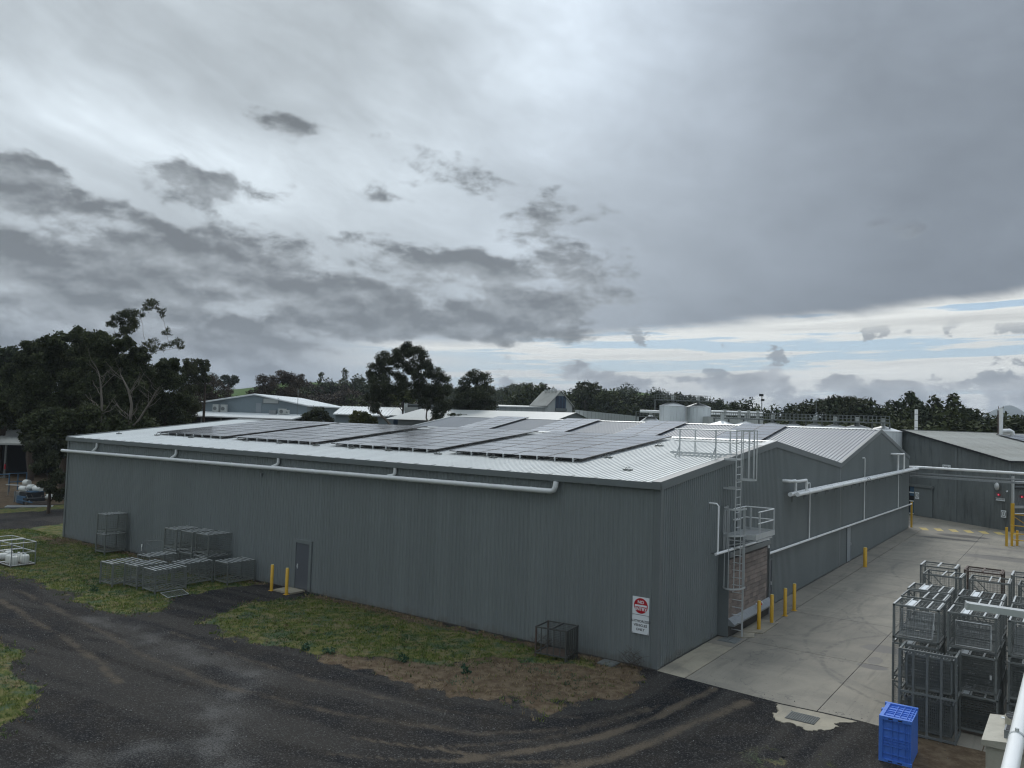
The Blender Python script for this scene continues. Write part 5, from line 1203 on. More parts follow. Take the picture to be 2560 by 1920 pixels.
# low rounded roof building
o = thing('packhouse', 'long pale grey low building left of the house with the blue window', 'building', at_px(1206, 118, 0))
bx('wall', M['offw'], o, 0, 10.2, 0, 9, -.5, 10.15); mb = MB(); mb.add([(.8, -.3, 10.2), (10.2, -.3, 10.35), (10.2, 9, 10.6), (.8, 9, 10.6), (.8, -.3, 10.05), (10.2, -.3, 10.2)], [(0, 1, 2, 3), (4, 5, 1, 0)]); mb.build('roof', M['shedroof'], o)
mb = MB(); mb.add([(-.6, -4, -.5), (9.6, -4, -.5), (9.6, -.1, -.5), (-.6, -.1, -.5), (-.6, -4, 9.35), (9.6, -4, 8.7), (9.6, -.1, 9.0), (-.6, -.1, 9.9)], [(0, 1, 5, 4), (1, 2, 6, 5), (2, 3, 7, 6), (3, 0, 4, 7), (4, 5, 6, 7)]); mb.build('annex', M['bluegrey'], o)
for i in range(13): bx('cladding_joint', M['bluegrey'], o, .78*i+.4, .78*i+.43, -.02, 0, 8, 10.1)
# small steep gable house with a blue window
o = gable('tower_house', 'small steep gabled white house with large blue window above the long roof', 'house', at_px(1371, 117, 0), rad(24), 4.05, 5.6, 10.75, 2.05, M['offw'], M['oldroof'], .25, sheets=0)
f = bx('window', M['glassd'], o, 1.25, 2.9, -.06, 0, 10.2, 12.0)
for x in (1.25, 1.8, 2.35, 2.9): bx('mullion', M['blue_d'], f, x-.03, x+.03, -.09, -.06, 10.2, 12.0)
bx('balcony', M['trim'], o, 1.2, 3.0, -.35, -.0, 9.8, 10.2)
for x in (.9, 2.4): bx('window', M['glassd'], o, x, x+.7, -.05, 0, 9.2, 9.55)
for k in range(4): mb = MB(); mb.tube([(1.7, 1.0+k*1.1, 12.6), (1.7, 1.0+k*1.1, 13.0)], .2, 8); mb.build('roof_vent', M['offw'], o)
# long wall beyond
o = thing('long_store', 'long pale weathered wall running back between the house and the silver tanks', 'building', (0, 0, 0))
mb = MB(); a, b_ = at_px(1440, 95), at_px(1600, 150); n_ = 22
for i in range(n_):
    p = a.lerp(b_, i/n_); q = a.lerp(b_, (i+1)/n_-.002); mb = MB(); mb.add([(p.x, p.y, -.5), (q.x, q.y, -.5), (q.x, q.y, 9.7), (p.x, p.y, 9.7)], [(0, 1, 2, 3)])
    mb.add([(p.x, p.y, 9.7), (q.x, q.y, 9.7), (q.x+.1, q.y+.3, 9.72), (p.x+.1, p.y+.3, 9.72)], [(0, 1, 2, 3)]); mb.build('wall_panel', M['offw'], o)
mb = MB(); mb.add([(a.x, a.y, 9.7), (b_.x, b_.y, 9.7), (b_.x-.5, b_.y+3, 9.72), (a.x-.2, a.y+3, 9.72)], [(0, 1, 2, 3)]); mb.build('roof', M['shedroof'], o)
# third gable beyond the grey roof
o = site('far_shed', 'white-roofed shed just beyond the grey roof, dark gable facing the yard', 'shed', 49.2, 36.8)
w_, e_, r_ = 13, 7.9, 1.45
for nm, vs in (('gable_wall', [(0, 0, 0), (w_, 0, 0), (w_, 0, e_), (w_/2, 0, e_+r_), (0, 0, e_)]), ('side_wall', [(0, 22, 0), (0, 0, 0), (0, 0, e_), (0, 22, e_)])):
    mb = MB(); mb.add(vs, [tuple(range(len(vs)))]); mb.build(nm, M['trim'], o)
mb = MB(); mb.add([(-.2, -.2, e_), (w_/2, -.2, e_+r_+.03), (w_/2, 24, e_+r_+.03), (-.2, 24, e_)], [(0, 1, 2, 3)]); mb.build('roof', M['shedroof'], o)
mb = MB(); mb.add([(w_/2, -.2, e_+r_+.03), (w_+.2, -.2, e_), (w_+.2, 24, e_), (w_/2, 24, e_+r_+.03)], [(0, 1, 2, 3)]); mb.build('roof', M['whiteroof'], o)
# ---------------------------------------------------------------- tanks
def tank(label, px, D, r, z1, zc, mat, neck=.9, grp='silver storage tanks', nm='storage_tank'):
    o = thing(nm, label, 'tank', at_px(px, D, 0), 0, grp); mb = MB(); mb.tube([(0, 0, -.3), (0, 0, z1)], r, 36, False); mb.build('shell', mat, o)
    mb = MB(); mb.tube([(0, 0, z1), (0, 0, zc)], [r+.03, .18], 36, True); mb.tube([(0, 0, z1-.06), (0, 0, z1)], r+.03, 36); mb.build('cone_roof', M['cone'], o)
    mb = MB(); mb.cyl(0, 0, zc-.05, zc+neck, .2, 12); mb.build('neck', M['offw'], o); return o
tank('left of the two tall streaked silver tanks behind the grey roof', 1683, 100, 1.6, 10.66, 11.2, M['tank'], .75)
tank('right of the two tall streaked silver tanks behind the grey roof', 1747, 100.6, 1.55, 10.64, 11.15, M['tank'], .75)
tank('low white cone-topped tank left of the tall silver pair', 1629, 98, 1.35, 8.55, 9.4, M['tank'], .45)
RT = [(1808, 8.80), (1868, 8.8), (1934, 8.82), (1986, 8.75), (2040, 8.8), (2090, 8.78), (2146, 8.8), (2210, 8.72)]
nmz = ['first', 'second', 'third', 'fourth', 'fifth', 'sixth', 'seventh', 'last']
for i, (px, zc) in enumerate(RT): tank(f'{nmz[i]} from the left in the row of low cone-topped white tanks behind the ridge', px, 84-i*.8, 1.5 if i < 5 else 1.7, zc-.34, zc+.12, M['tank'], .75 if i != 3 else .3, 'row of low cone-topped tanks')
def walk(label, p0, p1, zd, zr, n, deckw=.8, panels=True):
    o = thing('catwalk', label, 'catwalk', (0, 0, 0)); a, b_ = Vector((*p0, 0)), Vector((*p1, 0)); nrm = Vector((-(b_-a).y, (b_-a).x, 0)).normalized()*deckw
    mb = MB(); mb.bar(a+Vector((0, 0, zd)), b_+Vector((0, 0, zd)), .10, .12); mb.bar(a+nrm+Vector((0, 0, zd)), b_+nrm+Vector((0, 0, zd)), .10, .12)
    mb.add([a+Vector((0, 0, zd+.05)), b_+Vector((0, 0, zd+.05)), b_+nrm+Vector((0, 0, zd+.05)), a+nrm+Vector((0, 0, zd+.05))], [(0, 1, 2, 3)]); mb.build('deck', M['galv_d'], o)
    for sd in (Vector((0, 0, 0)), nrm):
        mb = MB()
        for zz in (zr, (zd+zr)/2): mb.bar(a+sd+Vector((0, 0, zz)), b_+sd+Vector((0, 0, zz)), .035)
        mb.build('rail', M['galv_d'], o); mb = MB()
        for i in range(n+1): p = a.lerp(b_, i/n)+sd; mb.bar(p+Vector((0, 0, zd)), p+Vector((0, 0, zr)), .04)
        mb.build('rail_posts', M['galv_d'], o)
    mb = MB()
    for i in range(0, n+1, 4): p = a.lerp(b_, i/n)+nrm*.5; mb.bar(p+Vector((0, 0, -.3)), p+Vector((0, 0, zd)), .12)
    mb.build('legs', M['galv_d'], o); return o
walk('catwalk with handrails over the two tall silver tanks', at_px(1642, 99)[:2], at_px(1778, 99)[:2], 11.35, 12.0, 10, 1.6)
walk('long catwalk with handrails along the row of low cone-topped tanks', at_px(1785, 84.5)[:2], at_px(2226, 77)[:2], 9.16, 9.80, 44, 1.0)
walk('short catwalk left of the tall silver tanks', at_px(1594, 97)[:2], at_px(1648, 97)[:2], 9.2, 9.8, 6, .8)
o = thing('process_pipes', 'horizontal white process pipes above a pale wall, right of the silver tanks', 'pipe', (0, 0, 0))
for z in (10.0, 9.7): mb = MB(); mb.tube([at_px(1780, 92, z), at_px(1908, 92, z)], .13, 10); mb.build('pipe', M['pvc2'], o)
for px in (1814, 1850, 1873, 1896): mb = MB(); p = at_px(px, 92, 8.4); mb.cyl(p.x, p.y, 8.4, 10.25, .2, 10); mb.build('riser', M['offw'], o)
for z, D in ((9.9, 97.), (9.75, 97)): mb = MB(); mb.tube([at_px(1602, D, z), at_px(1650, D, z)], .1, 8); mb.build('pipe', M['pvc2'], o)
o = thing('tank_house', 'pale panelled wall behind the catwalk right of the silver tanks', 'building', at_px(1775, 96, 0)); 
for i in range(9): bx('wall_panel', M['offw'], o, i*.72, i*.72+.70, 0, 4, -.3, 9.45)
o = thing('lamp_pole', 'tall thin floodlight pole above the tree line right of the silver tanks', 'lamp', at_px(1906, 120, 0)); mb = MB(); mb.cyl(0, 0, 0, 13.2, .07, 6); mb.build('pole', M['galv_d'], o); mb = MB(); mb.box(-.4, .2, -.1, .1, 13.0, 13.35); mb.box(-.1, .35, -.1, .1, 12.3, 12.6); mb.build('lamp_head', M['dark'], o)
o = thing('antenna_pole', 'thin bare pole standing between the dark trees behind the tank row', 'pole', at_px(2042, 90, 0)); mb = MB(); mb.cyl(0, 0, 0, 11.6, .04, 6); mb.build('pole', M['galv_d'], o)

# ================================================================ far left: open shed and scrap
sh = thing('open_shed', 'open-fronted pale-roofed farm shed with dark interior at the left edge', 'shed', (-66, 90, 0), rad(2))
mb = MB(); mb.add([(0, 0, 3.85), (17.5, 0, 3.85), (17.5, 9, 5.15), (0, 9, 5.15), (0, 0, 3.7), (17.5, 0, 3.7), (17.5, 9, 5.0)], [(0, 1, 2, 3), (4, 5, 1, 0), (5, 6, 2, 1)])
for i in range(44): mb.bar((.2+i*.4, 0, 3.87), (.2+i*.4, 9, 5.17), .06, .05)
mb.build('roof', M['shedroof'], sh); mb = MB(); mb.bar((0, -.1, 3.78), (17.5, -.1, 3.78), .15, .2); mb.build('gutter', M['offw'], sh)
bx('rear_wall', M['dark'], sh, 0, 17.5, 8.8, 9, 0, 5.1); bx('side_wall', M['dark'], sh, 17.3, 17.5, .3, 8.8, 0, 3.9)  # inner walls coloured near-black to paint the shade inside the shed
for x in (2, 9.6, 16.3): mb = MB(); mb.cyl(x, .15, .0, 3.75, .13, 8); mb.box(x-.35, x+.35, -.2, .5, 0, .12); mb.build('post', M['galv_d'], sh)
mb = MB(); mb.tube([(17.4, -.2, 3.6), (17.4, -.2, 1.0), (17.2, -.5, .2)], .09, 8); mb.build('downpipe', M['pvc2'], sh)
for i, (x, y) in enumerate(((12.2, 6.8), (14.2, 6.3))):
    o = thing('storage_bin', ('left' if i == 0 else 'right')+' of two blue bins inside the dark open shed', 'bin', sh.location+Vector((x, y, 0)), 0, 'blue bins inside the open shed')
    bx('body', M['blue'], o, 0, 1.5, 0, 1.2, .12, 1.2); bx('rim', M['blue'], o, -.05, 1.55, -.05, 1.25, 1.2, 1.3); bx('base', M['blue'], o, .1, 1.4, .1, 1.1, 0, .12)
o = thing('fire_extinguisher', 'red extinguisher on the post of the open shed', 'extinguisher', sh.location+Vector((9.95, -.1, 1.0))); mb = MB(); mb.cyl(0, 0, 0, .55, .1, 10); mb.build('cylinder', M['red'], o); mb = MB(); mb.cyl(0, 0, .55, .68, .03, 6); mb.build('valve', M['black'], o)
# drums
def drum(label, t, s, z, rx, rz_, l=.62, r=.24):
    o = site('plastic_drum', label, 'drum', t, s, z+r if rx else z, 'white plastic drums in the dirt yard', rz_)
    mb = MB(); pts = [(0, 0, 0), (0, 0, .03), (0, 0, l*.8), (0, 0, l*.95), (0, 0, l)]; rr = [r*.9, r, r, r*.8, r*.3]
    if rx: pts = [(0, q[2]-l/2, 0) for q in pts]
    mb.tube(pts, rr, 14); mb.build('body', M['drum'], o); mb = MB()
    mb.tube([(0, l/2, .0), (0, l/2+.05, 0)] if rx else [(0, 0, l), (0, 0, l+.05)], .06, 8); mb.build('cap', M['white'], o)
for a in (('white drum lying on top of the scrap heap at its right', 7.15, 60.2, .95, 1, .4, .8, .26), ('white drum lying on top of the scrap heap at its left', 7.2, 61.3, .9, 1, 1.2), ('white drum tilted at the centre of the scrap heap', 6.9, 60.9, 1.05, 1, 2.0), ('upper white drum standing on the grey trestle behind the heap', 8.6, 65.5, 1.0, 1, .2, .7, .27),
          ('upright white drum at the left foot of the scrap heap', 6.9, 62.8, 0, 0, 0, .75), ('second upright white drum at the left foot of the heap', 7.2, 62.3, 0, 0, 0, .85), ('white drum stacked above the upright drums', 7.0, 62.5, .8, 1, .6),
          ('white drum just right of the scrap heap, upright', 8.7, 62.9, 0, 0, 0, .62), ('white drum just right of the scrap heap, lying', 9.1, 62.2, 0, 1, .7), ('lying white drum farthest right on the ground, left one', 9.8, 61.9, 0, 1, 2.2, .8), ('lying white drum farthest right on the ground, middle one', 10.1, 61.4, 0, 1, 1.9, .8), ('lying white drum farthest right on the ground, right one', 10.3, 60.6, 0, 1, 2.3, .85)): drum(*a)
o = site('scrap_heap', 'dark heap of scrap bins and timber with blue panels in the dirt yard', 'scrap heap', 6.3, 59.5, 0)
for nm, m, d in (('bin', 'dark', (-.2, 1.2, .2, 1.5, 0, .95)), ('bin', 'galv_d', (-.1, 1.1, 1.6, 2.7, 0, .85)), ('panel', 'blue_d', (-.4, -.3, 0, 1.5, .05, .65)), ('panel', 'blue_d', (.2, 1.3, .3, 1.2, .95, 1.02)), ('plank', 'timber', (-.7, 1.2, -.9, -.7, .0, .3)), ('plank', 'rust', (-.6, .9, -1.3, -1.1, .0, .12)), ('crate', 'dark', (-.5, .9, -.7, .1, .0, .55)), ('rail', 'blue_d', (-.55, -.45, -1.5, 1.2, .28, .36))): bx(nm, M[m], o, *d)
for i in range(8): mb = MB(); x = random.uniform(-.6, .9); y = random.uniform(-1.6, 1.8); mb.bar((x, y, random.uniform(.05, .3)), (x+random.uniform(-.6, .6), y+random.uniform(-.9, .9), random.uniform(.3, 1.2)), .05, .04); mb.build('bar', M[random.choice(['timber', 'galv_d', 'dark', 'blue_d'])], o)
o = site('blue_frame', 'blue painted steel gate frame standing in the dirt yard', 'frame', 9.4, 70.8, 0, None, .5); mb = MB(); mb.tube([(0, 0, 0), (0, 0, 1.7), (1.5, -.6, 1.7), (1.5, -.6, 0)], .07, 6); mb.tube([(0, 0, .9), (1.5, -.6, .9)], .05, 6); mb.tube([(.75, -.3, .1), (.75, -.3, 1.6)], .05, 6); mb.tube([(0, 0, 1.65), (-.2, 1.0, 1.6), (-.2, 1, 0)], .06, 6); mb.build('tube_frame', M['blue_d'], o)
o = site('trestle', 'pale metal trestle with a long top bar behind the scrap heap', 'trestle', 8.2, 66.8, 0, None, 0); mb = MB(); mb.bar((-.2, 1.2, .95), (1.2, -2.6, .95), .12, .08); mb.build('top_bar', M['alu'], o); mb = MB(); mb.bar((-.1, 1, 0), (-.1, 1, .92), .06); mb.bar((1, -2.2, 0), (1, -2.2, .92), .06); mb.build('legs', M['galv'], o)
for i in range(4):
    lb = ['nearest', 'second', 'third', 'farthest'][i]
    o = site('steel_channel', f'{lb} of four long pale steel channels lying at the edge of the dirt yard', 'steel channel', 0, 0, 0, 'long steel channels on the ground'); mb = MB(); a = Vector((3.9+i*.12, 58.3+i*.16, .06+.02*(i % 2))); b_ = Vector((6.75+i*.1, 56.6+i*.16, .06)); mb.bar(a, b_, .11, .07); mb.build('channel', M['alu'], o); mb = MB(); mb.bar(a+Vector((.1, -.05, .036)), b_+Vector((-.1, .05, .036)), .05, .012); mb.build('web', M['galv'], o)
# frame with drums at the left edge
o = site('transport_frame', 'pale open steel frame trolley at the left edge, loaded with white drums', 'trolley', -6.55, 32.35, .0)
fw, fl_, fh = 1.15, 1.35, 1.22
mb = MB()
for t in (0, fw):
    for s in (0, fl_): mb.tube([(t, s, 0), (t, s, fh)], .025, 6)
mb.build('posts', M['galv'], o); mb = MB()
for z in (.12, .72, fh): mb.tube([(0, 0, z), (fw, 0, z), (fw, fl_, z), (0, fl_, z), (0, 0, z)], .022, 6)
mb.build('rails', M['alu'], o); mb = MB(); mb.box(0, fw, 0, fl_, .06, .10); mb.build('deck', M['timber'], o)
wire_panel(fw, fh-.1, 10, 1, .003, 'x').build('bars', M['galv'], o, (0, 0, .1))
o = site('transport_frame', 'second pale steel frame trolley cut by the left picture edge', 'trolley', -6.5, 33.85, .0)
mb = MB()
for z in (.12, .72, fh): mb.tube([(0, 0, z), (fw, 0, z), (fw, fl_, z), (0, fl_, z), (0, 0, z)], .022, 6)
mb.build('rails', M['alu'], o); mb = MB()
for t in (0, fw):
    for s in (0, fl_): mb.tube([(t, s, 0), (t, s, fh)], .025, 6)
mb.build('posts', M['galv'], o)
for k, (t, s) in enumerate(((-6.3, 32.65), (-6.25, 33.2), (-5.75, 32.7), (-5.8, 33.3), (-6.2, 34.2), (-5.8, 34.4))):
    w0 = ['front right', 'front left', 'rear right', 'rear left', 'outer front', 'outer rear'][k]; drum(f'white drum riding in the steel frame trolleys, {w0} position', t, s, .12, 0 if k != 4 else 1, .3*k, .45, .2)
# ================================================================ trees
def fast_mesh(name, V, F, mats, smooth=None, mi=None):
    me = bpy.data.meshes.new(name); n = F.shape[1]
    me.vertices.add(len(V)); me.vertices.foreach_set('co', V.astype(np.float32).ravel()); me.loops.add(F.size); me.loops.foreach_set('vertex_index', F.ravel().astype(np.int32))
    me.polygons.add(len(F)); me.polygons.foreach_set('loop_start', (np.arange(len(F))*n).astype(np.int32)); me.update(calc_edges=True)
    for m in mats: me.materials.append(m)
    return me
def leaf_quads(rs, blobs, n, size, droop=0., shell=.45, sub=6):
    """leaf sprays spread through irregular clumps"""
    B = []
    for x, y, z, r in blobs:
        B.append((x, y, z, r*.72))
        for k in range(sub):
            d = rs.normal(size=3); d /= np.linalg.norm(d)+1e-6; d[2] *= .75; q = rs.uniform(.30, .52)*r
            B.append((x+d[0]*r*.75, y+d[1]*r*.75, z+d[2]*r*.75, q))
    B = np.array(B); w = B[:, 3]**2; idx = rs.choice(len(B), n, p=w/w.sum()); b = B[idx]
    d = rs.normal(size=(n, 3)); d /= np.linalg.norm(d, axis=1)[:, None]
    rr = b[:, 3]*(shell+(1-shell)*rs.rand(n)**.6)*(1+.12*rs.randn(n)); c = b[:, :3]+d*rr[:, None]*np.array([1, 1, .85])
    nn = d*.7+rs.normal(size=(n, 3))*.9+np.array([0, 0, .25]); nn /= np.linalg.norm(nn, axis=1)[:, None]
    if droop: nn[:, 2] *= (1-droop); nn /= np.linalg.norm(nn, axis=1)[:, None]
    a = np.cross(nn, rs.normal(size=(n, 3))); a /= np.linalg.norm(a, axis=1)[:, None]; e = np.cross(nn, a)
    s1 = (size*rs.uniform(.5, 1.3, n))[:, None]; s2 = (size*rs.uniform(.25, .6, n))[:, None]
    V = np.stack([c-a*s1, c-e*s2+a*s1*.1, c+a*s1, c+e*s2-a*s1*.15], 1).reshape(-1, 3)
    return V, np.arange(n*4).reshape(-1, 4)
def limb(mb, a, b_, r0, r1, rs, wob=.12, seg=6, n=6):
    a = Vector(a); b_ = Vector(b_); L = (b_-a).length; P = []
    for i in range(n+1):
        k = i/n; p = a.lerp(b_, k); p.z += math.sin(k*math.pi)*L*-.05; s_ = math.sin(k*math.pi)*wob*L
        P.append(p+Vector((rs.uniform(-1, 1), rs.uniform(-1, 1), rs.uniform(-.4, .4)))*s_*.6)
    mb.tube(P, [r0+(r1-r0)*i/n for i in range(n+1)], seg, False); return P
def tree(name, label, loc, blobs, trunk_h, r0, leafn, lsize, leafm, barkm, seed, droop=.3, base=(0, 0), split=None, twigs=True, cat='tree', group=None, sub=6, shell=.45):
    rs = np.random.RandomState(seed); o = thing(name, label, cat, loc, 0, group)
    mb = MB(); top = Vector((base[0]+rs.uniform(-.3, .3), base[1], trunk_h)); P = limb(mb, (base[0], base[1], -.3), top, r0, r0*.62, rs, .03, 9, 6)
    bl = sorted(blobs, key=lambda q: q[2])
    nodes = [(Vector(P[k]), r0*.55) for k in (range(2, 7) if split is None else range(4, 7))]
    for x, y, z, r in bl:
        c = Vector((x, y, z)); best = min(nodes, key=lambda q: (c-q[0]).length*(1. if q[0].z < z-.4 else 3.)+.6*abs(c.x-q[0].x))
        st = best[0]; rr = max(.02, best[1]*.72)
        Q = limb(mb, st, c, rr, rr*.55, rs, .09, 6, 6); nodes.append((Q[4], rr*.75)); nodes.append((c, rr*.6))
        if twigs:
            for t in range(5):
                d = Vector(rs.normal(size=3)); d.normalize(); limb(mb, Q[4 if t % 2 else 5], c+Vector((d.x*r*.8, d.y*r*.8, abs(d.z)*r*.6)), rr*.22, .012, rs, .12, 4, 4)
    mb.build('trunk', barkm, o)
    V, F = leaf_quads(rs, blobs, leafn, lsize, droop, shell, sub); put('crown', fast_mesh('crown', V, F, [leafm]), o); return o
def ptree(name, label, pxb, D, pblobs, r0, leafn, lsize, leafm, barkm, seed, trunk=None, depth=.6, kr=1.2, **kw):
    """tree described by where its masses stand: (offset along the picture axis, height, radius) in metres at its distance"""
    X0 = (pxb-1280)/2011.9*D; rs = np.random.RandomState(seed+999); bl = []
    for px, y, rp in pblobs:
        x = (px-pxb)/2011.9*D; z = ztop(px, y, D); r = rp*kr/2011.9*D; bl.append((x, rs.uniform(-1, 1)*depth*r*1.6, z, r))
    zt = max(b[2] for b in bl); zm = min(b[2] for b in bl)
    return tree(name, label, (X0, D, 0), bl, trunk if trunk is not None else zm+.35*(zt-zm), r0, leafn, lsize, leafm, barkm, seed, **kw)
LD, LG, LE, LO, LF, LB = (M[k] for k in ('leaf_dark', 'leaf_gum', 'leaf_euc', 'leaf_olive', 'leaf_far', 'leaf_bare'))
BK, PB = M['bark'], M['palebark']
# left clump
ptree('dark_tree', 'tall dense dark tree forming the peak of the left clump', 175, 82, [(185, 838, 26), (150, 865, 32), (205, 880, 36), (120, 900, 34), (175, 930, 48), (110, 960, 42), (220, 960, 44), (165, 1010, 52), (90, 1010, 40), (230, 1030, 40), (160, 1060, 45)], .5, 45900, 0.164, LD, BK, 1)
ptree('dark_tree', 'dense dark tree right of the peak in the left clump', 255, 79, [(250, 845, 26), (262, 875, 30), (240, 905, 32), (275, 930, 34), (250, 970, 40), (285, 1000, 38), (250, 1040, 40), (310, 1050, 36)], .4, 34000, 0.156, LD, BK, 2)
ptree('dark_tree', 'dark tree with stepped crown left of the peak in the left clump', 88, 88, [(92, 868, 22), (70, 890, 26), (110, 890, 24), (60, 930, 36), (100, 950, 36), (40, 980, 36), (80, 1010, 44), (30, 1040, 40)], .4, 30600, 0.172, LD, BK, 3)
ptree('dark_tree', 'dark tree at the very left edge of the left clump', 10, 95, [(12, 882, 22), (-20, 880, 30), (30, 900, 24), (0, 930, 40), (20, 980, 40), (-30, 1000, 45), (15, 1040, 42)], .4, 14000, .25, LF, BK, 4)
ptree('dark_tree', 'dark columnar tree in front of the slender gum in the left clump', 325, 79, [(318, 862, 20), (330, 885, 26), (310, 905, 26), (338, 925, 30), (320, 960, 34), (350, 985, 34), (330, 1020, 38), (360, 1050, 34)], .35, 28900, 0.156, LD, BK, 5)
ptree('gum_tree', 'gum with rounded airy crown left of the tallest slender gum', 312, 88, [(311, 780, 16), (292, 792, 13), (326, 796, 14), (307, 811, 18), (277, 811, 11), (322, 822, 12), (311, 833, 11), (290, 840, 8), (300, 862, 12), (318, 858, 12)], .14, 7600, .098, LG, PB, 6, trunk=11.2, sub=10, droop=.5, shell=.0, kr=1.32)
ptree('gum_tree', 'tallest slender gum with bare pale limbs and sparse leaf clusters', 365, 87, [(364, 754, 11), (375, 761, 12), (394, 774, 10), (352, 766, 10), (342, 784, 8), (397, 788, 6), (413, 829, 10), (439, 856, 11), (420, 861, 9), (447, 866, 7), (375, 856, 13), (360, 861, 9), (380, 871, 11), (401, 868, 9)], .13, 4300, .088, LG, PB, 7, trunk=12.8, sub=11, droop=.5, split=.75, shell=.0, kr=1.4, depth=.3)
ptree('dark_tree', 'dark mid-height tree right of the slender gums', 415, 83, [(405, 910, 16), (428, 918, 18), (438, 905, 13), (400, 935, 24), (430, 950, 26), (395, 975, 32), (430, 1000, 32), (400, 1030, 34), (440, 1045, 26)], .3, 20400, 0.148, LD, BK, 8)
ptree('dark_tree', 'broad dark tree at the back filling the middle of the left clump', 240, 96, [(90, 905, 34), (140, 892, 34), (190, 888, 34), (240, 898, 34), (300, 908, 34), (350, 930, 30), (390, 950, 28), (40, 915, 32), (120, 950, 40), (260, 960, 40), (340, 980, 40)], .4, 30000, .20, LD, BK, 24)
ptree('gum_tree', 'round-crowned gum at the right end of the left clump, left of a pair', 475, 95, [(473, 905, 17), (466, 922, 18), (484, 925, 15), (474, 945, 20), (466, 975, 24), (480, 1010, 26), (460, 1035, 26)], .25, 12750, 0.117, LG, BK, 9)
ptree('gum_tree', 'narrow gum at the right end of the left clump, right of a pair', 510, 96, [(508, 908, 13), (515, 922, 11), (503, 925, 12), (510, 945, 14), (505, 970, 16)], .2, 5780, 0.109, LG, BK, 10)
for i, (px, D, y, w_, lb) in enumerate(((540, 120, 955, 40, 'bare brownish tree left of the blue-grey building'), (470, 105, 985, 42, 'brown twiggy tree behind the pale lean-to roof end'), (500, 130, 960, 45, 'taller twiggy tree between the gums and the paddock'))):
    ptree('bare_tree', lb, px, D, [(px, y, w_*.55), (px-w_*.5, y+22, w_*.5), (px+w_*.5, y+24, w_*.5), (px, y+45, w_*.7)], .22, 4420, 0.156, LB, BK, 30+i, shell=.1)
ptree('shrub', 'dark undergrowth with bare grey limbs below the left clump', 210, 72, [(120, 1050, 40), (170, 1080, 45), (230, 1050, 42), (280, 1075, 40), (330, 1060, 38), (370, 1070, 36), (150, 1110, 36), (90, 1075, 34)], .3, 17000, 0.195, LD, BK, 11, trunk=1.5, cat='shrub')
ptree('shrub', 'dark undergrowth behind the open shed roof', 50, 100, [(0, 1030, 50), (50, 1045, 50), (100, 1040, 48), (150, 1050, 45), (-40, 1030, 50)], .3, 11050, 0.250, LD, BK, 12, trunk=1.5, cat='shrub')
ptree('shrub', 'dark shrubs between the left clump and the lean-to', 430, 92, [(390, 1035, 34), (420, 1050, 30), (455, 1045, 28), (350, 1040, 36)], .2, 7140, 0.203, LD, BK, 13, trunk=1.2, cat='shrub')
ptree('weeping_bush', 'dark drooping bush beside the corner of the long shed, in front of the open shed', 140, 62, [(75, 1098, 14), (100, 1112, 18), (130, 1108, 20), (155, 1120, 22), (115, 1135, 20), (150, 1150, 24), (125, 1168, 18), (158, 1185, 22), (145, 1210, 20), (160, 1235, 20), (130, 1150, 24)], .16, 8840, 0.117, LE, BK, 14, trunk=1.6, cat='shrub', droop=.6, shell=.2)
# bare pale branches in front of the clump
for i, (px, pts, lb) in enumerate(((255, [(255, 1080, .14), (258, 1010, .11), (252, 960, .07), (245, 928, .03)], 'bare pale branching limbs in front of the dark clump, left'), (330, [(330, 1080, .16), (332, 1010, .12), (322, 975, .09), (300, 935, .04)], 'pale forked trunk in front of the dark clump, middle'), (385, [(330, 1075, .10), (352, 1050, .09), (375, 1010, .07), (394, 975, .03)], 'pale leaning limb in front of the dark clump, right'))):
    rs = np.random.RandomState(50+i); D = 71; o = thing('bare_tree', lb, 'tree', at_px(px, D, 0)); mb = MB(); P = []
    for q, y, r in pts: P.append(Vector(((q-px)/2011.9*D, 0, ztop(q, y, D)))); 
    P = [Vector((P[0].x, 0, -.2))]+P; R_ = [pts[0][2]]+[p[2] for p in pts]; mb.tube(P, R_, 7, False); mb.build('trunk', PB, o)
    mb = MB()
    for k in range(2, 5):
        for t in range(4): b_ = P[k].lerp(P[k-1], rs.rand()*.7); d = Vector((rs.uniform(-1, 1)*1.6, rs.uniform(-.5, .3), rs.uniform(.6, 2.2))); Q = limb(mb, b_, b_+d, R_[k]*.5, .012, rs, .15, 4, 4); limb(mb, Q[2], Q[2]+Vector((rs.uniform(-1, 1), 0, rs.uniform(.3, 1.))), R_[k]*.25, .008, rs, .15, 4, 3)
    mb.build('branches', PB, o)
# centre
ptree('big_gum_tree', 'largest gum tree in the middle distance with broad dark layered crown', 1015, 96,
  [(1020, 876, 22), (1042, 884, 20), (1000, 886, 20), (962, 898, 20), (985, 902, 20), (940, 918, 20), (926, 938, 18), (960, 932, 20), (1025, 915, 22), (1058, 908, 20), (1080, 928, 20), (1098, 946, 20), (1050, 940, 20), (1110, 970, 20), (960, 962, 28), (1000, 972, 26), (1045, 972, 28), (1085, 985, 26), (1115, 1008, 20), (935, 992, 22), (1100, 1030, 18), (942, 1022, 14), (965, 1000, 16), (1065, 1010, 16), (1000, 940, 16)],
  .5, 46000, .12, LE, PB, 15, trunk=5.6, sub=12, droop=.4, shell=.1, split=.6, kr=1.22)
ptree('gum_tree', 'smaller rounded gum right of the largest gum', 1190, 106, [(1192, 935, 16), (1172, 945, 16), (1212, 945, 16), (1158, 962, 15), (1200, 962, 18), (1222, 972, 14), (1178, 980, 16), (1160, 1000, 18), (1200, 1000, 20), (1222, 1010, 18), (1185, 1022, 26), (1215, 1020, 24), (1150, 1012, 24), (1200, 985, 22), (1160, 985, 20)], .35, 22100, 0.117, LE, PB, 16, trunk=6.2, shell=.2, sub=8, kr=1.3)
